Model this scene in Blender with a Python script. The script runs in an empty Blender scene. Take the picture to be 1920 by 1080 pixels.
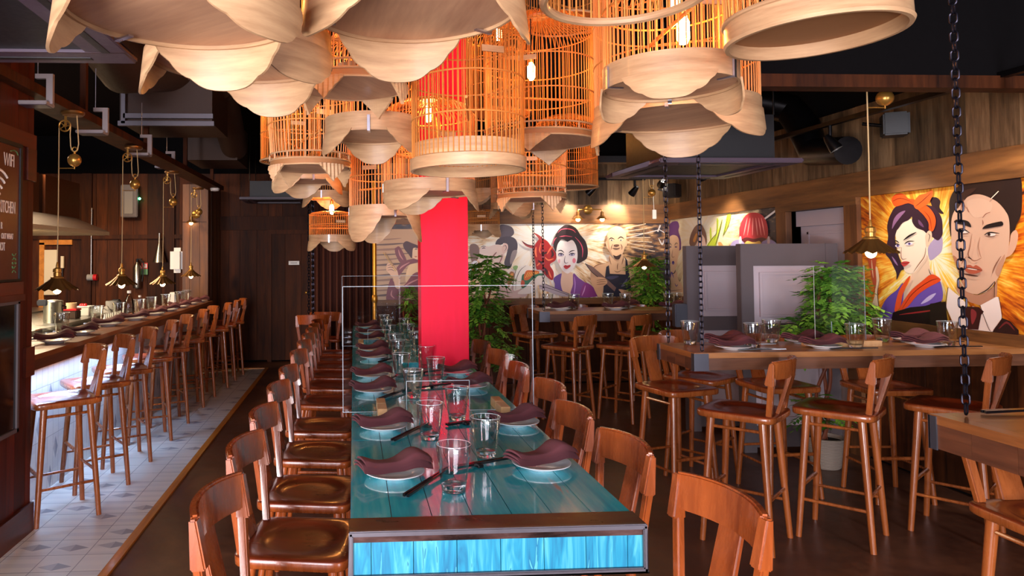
import bpy, bmesh, math, random
from mathutils import Vector, Matrix
random.seed(7)
scene = bpy.context.scene
COL = scene.collection
PI = math.pi
def R(d): return math.radians(d)

# ------------------------------------------------------------------ camera
F = 1320.0
CAMZ = 1.5
YAW, PITCH, ROLL = 0.055, 0.033, 0.006
cam_d = bpy.data.cameras.new('camera')
cam = bpy.data.objects.new('camera', cam_d)
COL.objects.link(cam)
CR = (Matrix.Rotation(-YAW, 3, 'Z') @ Matrix.Rotation(PI / 2 + PITCH, 3, 'X') @ Matrix.Rotation(-ROLL, 3, 'Z'))
CRI = CR.transposed()
_d = CRI @ Vector((0, 1, 0))
CX = 663.0 - F * _d.x / -_d.z
CY = 484.0 + F * _d.y / -_d.z
cam.matrix_world = Matrix.Translation((0, 0, CAMZ)) @ CR.to_4x4()
cam_d.sensor_width = 36.0
cam_d.lens = 36.0 * F / 1920.0
cam_d.shift_x = (960.0 - CX) / 1920.0
cam_d.shift_y = (CY - 540.0) / 1920.0
cam_d.clip_start = 0.05
scene.camera = cam
CP = Vector((0, 0, CAMZ))
def ray(u, v):
    return CR @ Vector(((u - CX) / F, -(v - CY) / F, -1.0))
def atY(u, v, Y):
    d = ray(u, v); return CP + d * (Y / d.y)
def atZ(u, v, z):
    d = ray(u, v); return CP + d * ((z - CAMZ) / d.z)
def atX(u, v, X):
    d = ray(u, v); return CP + d * (X / d.x)
def proj(p):
    q = CRI @ (Vector(p) - CP)
    return (CX + F * q.x / -q.z, CY - F * q.y / -q.z)

# ------------------------------------------------------------------ mesh builder
class MB:
    def __init__(s):
        s.v = []; s.f = []; s.m = []; s.t = []; s.sm = []
    def add(s, vs, fs, m=0, t=0.5, smooth=False):
        o = len(s.v)
        s.v.extend([tuple(p) for p in vs])
        for f in fs:
            s.f.append(tuple(i + o for i in f)); s.m.append(m); s.t.append(t); s.sm.append(smooth)
    def box(s, x0, x1, y0, y1, z0, z1, m=0, t=0.5):
        vs = [(x, y, z) for z in (z0, z1) for y in (y0, y1) for x in (x0, x1)]
        s.add(vs, [(0, 2, 3, 1), (4, 5, 7, 6), (0, 1, 5, 4), (2, 6, 7, 3), (0, 4, 6, 2), (1, 3, 7, 5)], m, t)
    def obox(s, c, ax, ay, az, m=0, t=0.5):
        c = Vector(c); ax = Vector(ax); ay = Vector(ay); az = Vector(az)
        vs = [c + sx * ax + sy * ay + sz * az for sz in (-1, 1) for sy in (-1, 1) for sx in (-1, 1)]
        s.add(vs, [(0, 2, 3, 1), (4, 5, 7, 6), (0, 1, 5, 4), (2, 6, 7, 3), (0, 4, 6, 2), (1, 3, 7, 5)], m, t)
    def bar(s, p0, p1, w0, d0, w1=None, d1=None, xdir=(1, 0, 0), m=0, t=0.5):
        """rectangular tapered bar; w along xdir, d across"""
        p0 = Vector(p0); p1 = Vector(p1); w1 = w0 if w1 is None else w1; d1 = d0 if d1 is None else d1
        ax = (p1 - p0).normalized(); x = Vector(xdir); x = (x - ax * x.dot(ax)).normalized(); y = ax.cross(x)
        vs = []
        for p, w, d in ((p0, w0, d0), (p1, w1, d1)):
            for a, b in ((-1, -1), (1, -1), (1, 1), (-1, 1)):
                vs.append(p + x * (a * w / 2) + y * (b * d / 2))
        s.add(vs, [(3, 2, 1, 0), (4, 5, 6, 7), (0, 1, 5, 4), (1, 2, 6, 5), (2, 3, 7, 6), (3, 0, 4, 7)], m, t)
    def cyl(s, p0, p1, r0, r1=None, n=12, caps=True, m=0, t=0.5, smooth=True):
        r1 = r0 if r1 is None else r1
        s.tube([p0, p1], [r0, r1], n, False, caps, m, t, smooth)
    def tube(s, pts, r, n=6, closed=False, caps=True, m=0, t=0.5, smooth=True):
        pts = [Vector(p) for p in pts]; k = len(pts)
        rs = r if isinstance(r, (list, tuple)) else [r] * k
        vs = []; prev = None
        for i, p in enumerate(pts):
            if closed: d = pts[(i + 1) % k] - pts[i - 1]
            else: d = pts[min(i + 1, k - 1)] - pts[max(i - 1, 0)]
            d = d.normalized() if d.length > 1e-9 else Vector((0, 0, 1))
            if prev is None:
                a = Vector((0, 0, 1)) if abs(d.z) < .9 else Vector((1, 0, 0))
                x = d.cross(a).normalized()
            else:
                x = (prev - d * prev.dot(d))
                x = x.normalized() if x.length > 1e-6 else d.orthogonal().normalized()
            prev = x; y = d.cross(x)
            for j in range(n):
                a = 2 * PI * j / n
                vs.append(p + (x * math.cos(a) + y * math.sin(a)) * rs[i])
        fs = []
        for i in range(k if closed else k - 1):
            i2 = (i + 1) % k
            for j in range(n):
                j2 = (j + 1) % n
                fs.append((i * n + j, i * n + j2, i2 * n + j2, i2 * n + j))
        s.add(vs, fs, m, t, smooth)
        if caps and not closed:
            o = len(s.v) - len(vs)
            s.f.append(tuple(o + j for j in reversed(range(n)))); s.m.append(m); s.t.append(t); s.sm.append(False)
            s.f.append(tuple(o + (k - 1) * n + j for j in range(n))); s.m.append(m); s.t.append(t); s.sm.append(False)
    def ring(s, c, R_, r, n=48, k=6, m=0, t=0.5):
        c = Vector(c)
        s.tube([c + Vector((R_ * math.cos(2 * PI * i / n), R_ * math.sin(2 * PI * i / n), 0)) for i in range(n)], r, k, True, False, m, t)
    def lathe(s, prof, n=24, c=(0, 0, 0), m=0, t=0.5, smooth=True, flute=0, nf=0):
        c = Vector(c); vs = []; fs = []; k = len(prof)
        for (r, z) in prof:
            for j in range(n):
                a = 2 * PI * j / n
                rr = r * (1 + flute * math.cos(a * nf)) if nf else r
                vs.append(c + Vector((rr * math.cos(a), rr * math.sin(a), z)))
        for i in range(k - 1):
            for j in range(n):
                j2 = (j + 1) % n
                fs.append((i * n + j, i * n + j2, (i + 1) * n + j2, (i + 1) * n + j))
        s.add(vs, fs, m, t, smooth)
    def disc(s, c, r, n=32, up=True, m=0, t=0.5):
        c = Vector(c)
        vs = [c + Vector((r * math.cos(2 * PI * j / n), r * math.sin(2 * PI * j / n), 0)) for j in range(n)]
        s.add(vs, [tuple(range(n)) if up else tuple(reversed(range(n)))], m, t)
    def slab(s, poly, z0, z1, m=0, t=0.5):
        n = len(poly)
        vs = [(x, y, z0) for x, y in poly] + [(x, y, z1) for x, y in poly]
        fs = [tuple(reversed(range(n))), tuple(range(n, 2 * n))] + [(i, (i + 1) % n, n + (i + 1) % n, n + i) for i in range(n)]
        s.add(vs, fs, m, t)
    def sphere(s, c, r, n=12, m=0, t=0.5, sz=1.0):
        prof = [(max(1e-5, r * math.sin(PI * i / n)), -r * sz * math.cos(PI * i / n)) for i in range(n + 1)]
        s.lathe(prof, n * 2, c, m, t)
    def build(s, name, mats, parent=None, sharp=40, loc=None, rz=0, bevel=0, seg=2):
        me = bpy.data.meshes.new(name)
        me.from_pydata(s.v, [], s.f)
        mats = mats if isinstance(mats, (list, tuple)) else [mats]
        for m in mats: me.materials.append(m)
        me.polygons.foreach_set('material_index', s.m)
        me.polygons.foreach_set('use_smooth', s.sm)
        at = me.attributes.new('tint', 'FLOAT', 'FACE'); at.data.foreach_set('value', s.t)
        me.update()
        if bevel:
            bm = bmesh.new(); bm.from_mesh(me)
            bmesh.ops.remove_doubles(bm, verts=bm.verts, dist=1e-5)
            es = [e for e in bm.edges if len(e.link_faces) == 2 and e.calc_face_angle(0) > R(35)]
            bmesh.ops.bevel(bm, geom=es, offset=bevel, segments=seg, affect='EDGES', clamp_overlap=True)
            bm.to_mesh(me); bm.free(); me.polygons.foreach_set('use_smooth', [True] * len(me.polygons)); me.set_sharp_from_angle(angle=R(sharp))
        elif any(s.sm): me.set_sharp_from_angle(angle=R(sharp))
        o = bpy.data.objects.new(name, me); COL.objects.link(o)
        if parent is not None: o.parent = parent
        if loc is not None: o.location = loc
        o.rotation_euler = (0, 0, rz)
        return o

def tag(o, label, cat, group=None, kind=None):
    if label: o['label'] = label
    if cat: o['category'] = cat
    if group: o['group'] = group
    if kind: o['kind'] = kind
    return o
def thing(name, label, cat, loc=(0, 0, 0), rz=0, group=None):
    o = bpy.data.objects.new(name, None); COL.objects.link(o)
    o.empty_display_size = .1
    o.location = loc; o.rotation_euler = (0, 0, rz)
    return tag(o, label, cat, group)
KIDS = {}
def kids(o):
    return list(o.children)
def dup(root, label=None, loc=None, rz=None, group=None, scale=None):
    r = root.copy(); COL.objects.link(r)
    for ch in kids(root):
        c = ch.copy(); COL.objects.link(c); c.parent = r
        for g in kids(ch):
            d = g.copy(); COL.objects.link(d); d.parent = c
    if label: r['label'] = label
    if group: r['group'] = group
    if loc is not None: r.location = loc
    if rz is not None: r.rotation_euler = (0, 0, rz)
    if scale: r.scale = (scale,) * 3
    return r
class Proto:
    """first placement moves the built thing itself, later ones copy it"""
    def __init__(s, maker): s.maker = maker; s.o = None
    def put(s, label, loc, rz=0, group=None, scale=None):
        if s.o is None:
            s.o = s.maker(); o = s.o
            o['label'] = label; o.location = loc; o.rotation_euler = (0, 0, rz)
            if group: o['group'] = group
            if scale: o.scale = (scale,) * 3
            return o
        return dup(s.o, label, loc, rz, group, scale)
def struct(name, mb, mats, **kw):
    o = mb.build(name, mats, **kw); o['kind'] = 'structure'; return o
ORD = ['first', 'second', 'third', 'fourth', 'fifth', 'sixth', 'seventh', 'eighth', 'ninth', 'tenth', 'eleventh', 'twelfth']

# ------------------------------------------------------------------ materials
def C(r, g, b):
    """sRGB 0-255 to linear"""
    f = lambda c: (c / 255 / 12.92) if c / 255 <= .04045 else ((c / 255 + .055) / 1.055) ** 2.4
    return (f(r), f(g), f(b), 1)
def newmat(name):
    m = bpy.data.materials.new(name); m.use_nodes = True
    nt = m.node_tree
    return m, nt, nt.nodes['Principled BSDF']
def N(nt, typ, **kw):
    n = nt.nodes.new(typ)
    for k, v in kw.items():
        if k.startswith('i_'):
            key = k[2:]
            n.inputs[int(key) if key.isdigit() else key.replace('_', ' ')].default_value = v
        else: setattr(n, k, v)
    return n
def MA(nt, op, a, b=None, c=None):
    n = nt.nodes.new('ShaderNodeMath'); n.operation = op
    for i, x in enumerate((a, b, c)):
        if x is None: continue
        if isinstance(x, (int, float)): n.inputs[i].default_value = x
        else: nt.links.new(x, n.inputs[i])
    return n.outputs[0]
def MIX(nt, fac, a, b, mode='MIX'):
    n = nt.nodes.new('ShaderNodeMix'); n.data_type = 'RGBA'; n.blend_type = mode
    for sock, x in ((n.inputs[0], fac), (n.inputs[6], a), (n.inputs[7], b)):
        if isinstance(x, (int, float)): sock.default_value = x
        elif isinstance(x, tuple): sock.default_value = x
        else: nt.links.new(x, sock)
    return n.outputs[2]
def RAMP(nt, fac, stops, interp='LINEAR'):
    n = nt.nodes.new('ShaderNodeValToRGB'); cr = n.color_ramp; cr.interpolation = interp
    while len(cr.elements) < len(stops): cr.elements.new(.5)
    for e, (p, c) in zip(cr.elements, stops): e.position = p; e.color = c
    nt.links.new(fac, n.inputs[0]); return n.outputs[0]
def OBJ(nt, scale=(1, 1, 1), loc=(0, 0, 0), rot=(0, 0, 0)):
    tc = nt.nodes.new('ShaderNodeTexCoord'); mp = nt.nodes.new('ShaderNodeMapping')
    mp.inputs['Scale'].default_value = scale; mp.inputs['Location'].default_value = loc; mp.inputs['Rotation'].default_value = rot
    nt.links.new(tc.outputs['Object'], mp.inputs[0]); return mp.outputs[0]
def NOISE(nt, vec, scale=5, detail=4, rough=.55, dist=0):
    n = nt.nodes.new('ShaderNodeTexNoise'); n.inputs['Scale'].default_value = scale; n.inputs['Detail'].default_value = detail
    n.inputs['Roughness'].default_value = rough; n.inputs['Distortion'].default_value = dist
    nt.links.new(vec, n.inputs['Vector']); return n.outputs['Fac']
def BUMP(nt, h, bsdf, strength=.3, dist=.005):
    b = nt.nodes.new('ShaderNodeBump'); b.inputs['Strength'].default_value = strength; b.inputs['Distance'].default_value = dist
    nt.links.new(h, b.inputs['Height']); nt.links.new(b.outputs[0], bsdf.inputs['Normal'])
def plain(name, col, rough=.5, metal=0, coat=0, emit=0, ecol=None, spec=None):
    m, nt, b = newmat(name)
    b.inputs['Base Color'].default_value = col; b.inputs['Roughness'].default_value = rough; b.inputs['Metallic'].default_value = metal
    b.inputs['Coat Weight'].default_value = coat; b.inputs['Coat Roughness'].default_value = .1
    if spec is not None: b.inputs['Specular IOR Level'].default_value = spec
    if emit:
        b.inputs['Emission Color'].default_value = ecol or col; b.inputs['Emission Strength'].default_value = emit
    else:
        v = OBJ(nt); f = NOISE(nt, v, 40, 3)
        r = MA(nt, 'MULTIPLY_ADD', f, .16, rough - .08); nt.links.new(r, b.inputs['Roughness'])
    return m
def wood(name, c1, c2, axis='Z', scale=7, rough=.35, coat=0, tint=0, stretch=14, bump=.15, knots=0, c3=None, spec=None):
    m, nt, b = newmat(name)
    sc = {'X': (1 / stretch, 1, 1), 'Y': (1, 1 / stretch, 1), 'Z': (1, 1, 1 / stretch), 'R': (1 / stretch, 1 / stretch, 1)}[axis]
    v = OBJ(nt, sc)
    at = None
    if tint:
        at = nt.nodes.new('ShaderNodeAttribute'); at.attribute_name = 'tint'
        off = nt.nodes.new('ShaderNodeVectorMath'); off.operation = 'ADD'
        nt.links.new(v, off.inputs[0])
        cb = nt.nodes.new('ShaderNodeCombineXYZ')
        t9 = MA(nt, 'MULTIPLY', at.outputs['Fac'], 37.0)
        for i in range(3): nt.links.new(t9, cb.inputs[i])
        nt.links.new(cb.outputs[0], off.inputs[1]); v = off.outputs[0]
    g1 = NOISE(nt, v, scale, 3, .6, .6)
    g2 = NOISE(nt, v, scale * 6, 4, .65)
    g = MA(nt, 'ADD', MA(nt, 'MULTIPLY', g1, .65), MA(nt, 'MULTIPLY', g2, .35))
    stops = [(.32, c1), (.66, c2)] if c3 is None else [(.3, c1), (.5, c2), (.68, c3)]
    col = RAMP(nt, g, stops)
    if tint:
        k = MA(nt, 'MULTIPLY_ADD', at.outputs['Fac'], 2 * tint, 1 - tint)
        cmb = nt.nodes.new('ShaderNodeCombineXYZ')
        for i in range(3): nt.links.new(k, cmb.inputs[i])
        col = MIX(nt, 1.0, col, cmb.outputs[0], 'MULTIPLY')
    if knots:
        vk = OBJ(nt, tuple(x if x == 1 else .45 for x in sc))
        vo = nt.nodes.new('ShaderNodeTexVoronoi'); vo.inputs['Scale'].default_value = knots
        nt.links.new(vk, vo.inputs['Vector'])
        kf = RAMP(nt, vo.outputs['Distance'], [(.04, (1, 1, 1, 1)), (.13, (0, 0, 0, 1))])
        col = MIX(nt, MA(nt, 'MULTIPLY', kf, .7), col, (c1[0] * .35, c1[1] * .3, c1[2] * .3, 1))
    nt.links.new(col, b.inputs['Base Color'])
    nt.links.new(MA(nt, 'MULTIPLY_ADD', g2, .2, rough - .1), b.inputs['Roughness'])
    b.inputs['Coat Weight'].default_value = coat; b.inputs['Coat Roughness'].default_value = .12
    if spec is not None: b.inputs['Specular IOR Level'].default_value = spec
    if bump: BUMP(nt, g, b, bump, .004)
    return m

M = {}
M['chair'] = wood('chestnut_lacquer', C(120, 50, 18), C(176, 86, 36), 'Z', 9, .27, .42, stretch=10, bump=.03)
M['chairseat_shaded'] = wood('chestnut_lacquer_shaded', C(84, 30, 12), C(126, 48, 20), 'Y', 9, .3, .42, stretch=10, bump=.03)  # same chestnut as the seat sides, with seat-top shading put into the colour
M['stoolwood'] = wood('stool_lacquer', C(112, 54, 22), C(162, 86, 38), 'Z', 9, .28, .4, stretch=10, bump=.03)
M['plank'] = wood('rough_dark_planks', C(44, 31, 21), C(100, 76, 52), 'Z', 9, .6, 0, .45, 9, .5, 2.2, C(134, 106, 76), spec=.2)
M['plankdark'] = wood('dark_stained_planks', C(36, 16, 7), C(88, 44, 18), 'Z', 8, .6, 0, .4, 9, .4, 2.0, spec=.15)
M['plankred'] = wood('red_brown_planks', C(46, 15, 10), C(98, 37, 22), 'Z', 8, .5, .05, .35, 9, .3, 1.6, spec=.2)
M['beamX'] = wood('rough_beam_across', C(66, 38, 18), C(140, 92, 48), 'X', 7, .55, 0, .25, 10, .4, 1.6)
M['beamY'] = wood('rough_beam_along', C(66, 38, 18), C(140, 92, 48), 'Y', 7, .55, 0, .25, 10, .4, 1.6)
M['beamZ'] = wood('rough_post', C(60, 32, 15), C(128, 80, 40), 'Z', 7, .55, 0, .25, 10, .4, 1.6)
M['redbeamY'] = wood('red_brown_rail', C(50, 17, 11), C(104, 42, 24), 'Y', 7, .42, .15, .2, 10, .3)
M['oakX'] = wood('oak_top_across', C(104, 60, 30), C(168, 112, 62), 'X', 8, .4, .25, .2, 12, .25, 0)
M['oakY'] = wood('oak_top_along', C(100, 52, 22), C(168, 102, 50), 'Y', 8, .36, .3, .2, 12, .25, 0)
M['oakface'] = wood('oak_edge_dark', C(46, 26, 18), C(98, 60, 38), 'X', 9, .5, .1, .3, 12, .4, 0)
M['oakfaceY'] = wood('oak_edge_dark_along', C(56, 28, 16), C(108, 60, 34), 'Y', 9, .5, .1, .2, 12, .3, 0)
M['bamboo'] = wood('pale_bamboo_veneer', C(150, 108, 74), C(208, 168, 124), 'R', 13, .5, .05, 0, 9, .1)
M['bambooboard'] = wood('bamboo_base_board', C(168, 120, 90), C(206, 158, 122), 'X', 11, .55, 0, 0, 8, .15)
M['cane'] = plain('split_cane', C(204, 130, 60), .5)
M['weave'] = plain('woven_cane', C(150, 100, 58), .7)
M['blockwood'] = wood('pale_pine_block', C(190, 140, 90), C(225, 180, 125), 'Y', 10, .5, 0, 0, 8, .1)
M['strip'] = wood('orange_wood_strip', C(172, 100, 26), C(224, 146, 54), 'Y', 10, .4, .2, 0, 12, .1)
M['black'] = plain('black_paint', C(14, 12, 15), .5)
M['ceil'] = plain('matt_black_ceiling', C(9, 7, 8), .9, spec=.1)
M['blackmetal'] = plain('black_metal', C(20, 18, 20), .35, .7)
M['chainmetal'] = plain('blackened_chain_steel', C(46, 44, 54), .32, .9)
M['steel'] = plain('brushed_steel', C(170, 168, 160), .3, 1)
M['clip'] = plain('zinc_clip', C(190, 190, 205), .3, 1)
M['castiron'] = plain('blued_steel_bracket', C(92, 92, 100), .42, .8)
M['rust'] = None
M['brass'] = plain('aged_brass', C(186, 138, 64), .3, .7)
M['brassdark'] = plain('antique_brass_shade', C(128, 88, 44), .34, .65)
M['porcelain'] = plain('white_porcelain', C(232, 230, 228), .15, 0, .5)
M['napkin'] = plain('burgundy_linen', C(92, 44, 50), .85)
M['lacquerblack'] = plain('black_lacquer', C(16, 13, 15), .2, 0, .5)
M['greywhite'] = plain('grey_white_metal', C(150, 140, 142), .5)
M['white'] = plain('white_plastic', C(225, 222, 215), .4)
M['cream'] = plain('cream_paint', C(226, 208, 170), .5)
M['lilac'] = plain('lilac_grey_panel', C(178, 163, 168), .45)
M['taupe'] = plain('taupe_grey_frame', C(88, 78, 80), .45)
M['cord'] = plain('pale_cord', C(200, 170, 120), .7)
M['ducts'] = plain('bronze_duct', C(56, 35, 24), .55, .2)
M['acgrey'] = plain('dark_ac_plastic', C(70, 54, 68), .45)
M['speaker'] = plain('speaker_black', C(22, 20, 20), .5)
M['pot'] = None
M['redplastic'] = plain('red_plastic', C(196, 30, 38), .35)
M['pinkfood'] = plain('pink_pickle', C(190, 90, 100), .6)
M['soil'] = plain('potting_soil', C(40, 26, 18), .9)
M['twig'] = wood('twisted_stem', C(84, 36, 18), C(140, 70, 36), 'Z', 12, .6, 0, 0, 5, .3)
M['green'] = plain('green_sign', C(90, 140, 90), .5)
M['redsign'] = plain('red_sign', C(200, 40, 40), .5)
M['copper'] = plain('copper_panel', C(120, 66, 32), .45, .5)
M['chalk'] = plain('white_chalk', C(235, 225, 215), .9)
M['board'] = plain('brown_chalkboard', C(88, 42, 26), .35)
M['screen'] = plain('dark_glass_screen', C(12, 8, 14), .12, 0, .3)
M['gold'] = plain('gilded_pole', C(206, 140, 48), .35, .8)
M['towel'] = plain('grey_cloth', C(150, 146, 140), .9)
M['curtain'] = plain('brown_curtain', C(80, 36, 22), .85)
M['bulb'] = plain('warm_bulb', C(255, 170, 70), .4, emit=125, ecol=(1.0, .40, .09, 1))
M['pbulb'] = plain('pendant_bulb', C(255, 190, 110), .4, emit=16, ecol=(1.0, .60, .24, 1))
M['spotglow'] = plain('spot_lamp_face', C(255, 240, 215), .4, emit=14, ecol=(1.0, .9, .75, 1))
M['ledgreen'] = plain('green_indicator', C(60, 255, 140), .4, emit=6, ecol=(.1, 1, .35, 1))

def acrylic():
    m = bpy.data.materials.new('clear_acrylic'); m.use_nodes = True; nt = m.node_tree; nt.nodes.clear()
    o = N(nt, 'ShaderNodeOutputMaterial'); t = N(nt, 'ShaderNodeBsdfTransparent'); g = N(nt, 'ShaderNodeBsdfGlossy')
    t.inputs[0].default_value = (.95, .96, .97, 1); g.inputs['Roughness'].default_value = .02
    fr = N(nt, 'ShaderNodeFresnel'); fr.inputs[0].default_value = 1.45
    mx = N(nt, 'ShaderNodeMixShader'); nt.links.new(fr.outputs[0], mx.inputs[0]); nt.links.new(t.outputs[0], mx.inputs[1]); nt.links.new(g.outputs[0], mx.inputs[2])
    nt.links.new(mx.outputs[0], o.inputs[0]); return m
M['acrylic'] = acrylic()
M['acryledge'] = plain('acrylic_cut_edge', C(190, 200, 205), .3)
def glassmat():
    m, nt, b = newmat('tumbler_glass')
    b.inputs['Base Color'].default_value = (1, 1, 1, 1); b.inputs['Roughness'].default_value = .01
    b.inputs['Transmission Weight'].default_value = 1.0; b.inputs['IOR'].default_value = 1.45
    return m
M['glass'] = glassmat()
def clearglass():
    m = bpy.data.materials.new('thin_tumbler_wall'); m.use_nodes = True; nt = m.node_tree; nt.nodes.clear()
    o = N(nt, 'ShaderNodeOutputMaterial'); t = N(nt, 'ShaderNodeBsdfTransparent'); g = N(nt, 'ShaderNodeBsdfGlossy')
    t.inputs[0].default_value = (.90, .93, .93, 1); g.inputs['Roughness'].default_value = .01
    lw = N(nt, 'ShaderNodeLayerWeight'); lw.inputs[0].default_value = .5
    ff = MA(nt, 'MULTIPLY_ADD', MA(nt, 'POWER', lw.outputs['Facing'], 2.2), .55, .05)
    mx = N(nt, 'ShaderNodeMixShader'); nt.links.new(ff, mx.inputs[0]); nt.links.new(t.outputs[0], mx.inputs[1]); nt.links.new(g.outputs[0], mx.inputs[2])
    nt.links.new(mx.outputs[0], o.inputs[0]); return m
M['glasswall'] = clearglass()
def mixedglass():
    m, nt, b = newmat('clear_tumbler')
    b.inputs['Base Color'].default_value = (1, 1, 1, 1); b.inputs['Roughness'].default_value = .01; b.inputs['Transmission Weight'].default_value = 1.0; b.inputs['IOR'].default_value = 1.4
    t = N(nt, 'ShaderNodeBsdfTransparent'); t.inputs[0].default_value = (.95, .97, .97, 1)
    g = N(nt, 'ShaderNodeBsdfGlossy'); g.inputs['Roughness'].default_value = .01
    lw = N(nt, 'ShaderNodeLayerWeight'); lw.inputs[0].default_value = .5
    ff = MA(nt, 'MULTIPLY_ADD', MA(nt, 'POWER', lw.outputs['Facing'], 2.0), .70, .075)
    m1 = N(nt, 'ShaderNodeMixShader'); nt.links.new(ff, m1.inputs[0]); nt.links.new(t.outputs[0], m1.inputs[1]); nt.links.new(g.outputs[0], m1.inputs[2])
    m2 = N(nt, 'ShaderNodeMixShader'); m2.inputs[0].default_value = .0; nt.links.new(m1.outputs[0], m2.inputs[1]); nt.links.new(b.outputs[0], m2.inputs[2])
    nt.links.new(m2.outputs[0], nt.nodes['Material Output'].inputs[0]); return m
M['tumbler'] = mixedglass()

def teal():
    m, nt, b = newmat('teal_stained_boards')
    v = OBJ(nt, (1, .07, 1))
    at = nt.nodes.new('ShaderNodeAttribute'); at.attribute_name = 'tint'
    ad = N(nt, 'ShaderNodeVectorMath', operation='ADD'); cb = N(nt, 'ShaderNodeCombineXYZ')
    k = MA(nt, 'MULTIPLY', at.outputs['Fac'], 23.0)
    for i in range(3): nt.links.new(k, cb.inputs[i])
    nt.links.new(v, ad.inputs[0]); nt.links.new(cb.outputs[0], ad.inputs[1])
    g1 = NOISE(nt, ad.outputs[0], 9, 4, .6, 1.2); g2 = NOISE(nt, ad.outputs[0], 60, 4, .6)
    g = MA(nt, 'ADD', MA(nt, 'MULTIPLY', g1, .6), MA(nt, 'MULTIPLY', g2, .4))
    col = RAMP(nt, g, [(.25, C(0, 146, 174)), (.5, C(16, 188, 208)), (.72, C(92, 214, 220))])
    # worn patches where bare timber shows through
    w = NOISE(nt, OBJ(nt, (1, .12, 1)), 22, 5, .7)
    w2 = NOISE(nt, OBJ(nt), 1.6, 2)
    ww = RAMP(nt, MA(nt, 'MULTIPLY', w, MA(nt, 'ADD', w2, .35)), [(.55, (0, 0, 0, 1)), (.66, (1, 1, 1, 1))])
    col = MIX(nt, MA(nt, 'MULTIPLY', ww, .7), col, C(170, 120, 70))
    nt.links.new(col, b.inputs['Base Color'])
    nt.links.new(MA(nt, 'MULTIPLY_ADD', g2, .16, .1), b.inputs['Roughness'])
    b.inputs['Coat Weight'].default_value = 1; b.inputs['Coat Roughness'].default_value = .07; b.inputs['Coat IOR'].default_value = 1.75
    BUMP(nt, g, b, .08, .003); return m
M['teal'] = teal()
def tealend():
    m, nt, b = newmat('teal_end_boards')
    at = nt.nodes.new('ShaderNodeAttribute'); at.attribute_name = 'tint'
    ad = N(nt, 'ShaderNodeVectorMath', operation='ADD'); cb = N(nt, 'ShaderNodeCombineXYZ')
    k = MA(nt, 'MULTIPLY', at.outputs['Fac'], 23.0)
    for i in range(3): nt.links.new(k, cb.inputs[i])
    nt.links.new(OBJ(nt, (1, 1, .12)), ad.inputs[0]); nt.links.new(cb.outputs[0], ad.inputs[1])
    g1 = NOISE(nt, ad.outputs[0], 26, 3, .6, 1.5)
    g = MA(nt, 'FRACT', MA(nt, 'MULTIPLY', g1, 3.0))
    col = RAMP(nt, g, [(0, C(2, 98, 134)), (.5, C(18, 130, 160)), (1, C(76, 164, 176))])
    nt.links.new(col, b.inputs['Base Color']); b.inputs['Roughness'].default_value = .5
    return m
M['tealend'] = tealend()
def rustm():
    m, nt, b = newmat('rusted_steel_strip')
    n1 = NOISE(nt, OBJ(nt, (1, 3, 3)), 7, 5, .65)
    col = RAMP(nt, n1, [(.3, C(34, 20, 18)), (.55, C(72, 42, 36)), (.75, C(96, 70, 66))])
    nt.links.new(col, b.inputs['Base Color']); b.inputs['Metallic'].default_value = .5
    nt.links.new(RAMP(nt, n1, [(.3, (.22,) * 3 + (1,)), (.7, (.5,) * 3 + (1,))]), b.inputs['Roughness'])
    return m
M['rust'] = rustm()
M['steelframe'] = plain('welded_steel_frame', C(104, 98, 104), .4, .8)
def concrete():
    m, nt, b = newmat('stained_concrete_floor')
    n1 = NOISE(nt, OBJ(nt), 1.7, 6, .65, .5); n2 = NOISE(nt, OBJ(nt), 14, 5, .7)
    g = MA(nt, 'ADD', MA(nt, 'MULTIPLY', n1, .7), MA(nt, 'MULTIPLY', n2, .3))
    col = RAMP(nt, g, [(.3, C(54, 32, 25)), (.5, C(86, 53, 38)), (.7, C(118, 78, 54))])
    nt.links.new(col, b.inputs['Base Color'])
    nt.links.new(MA(nt, 'MULTIPLY_ADD', n2, .3, .22), b.inputs['Roughness']); BUMP(nt, n2, b, .08, .003)
    return m
M['concrete'] = concrete()
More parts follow.
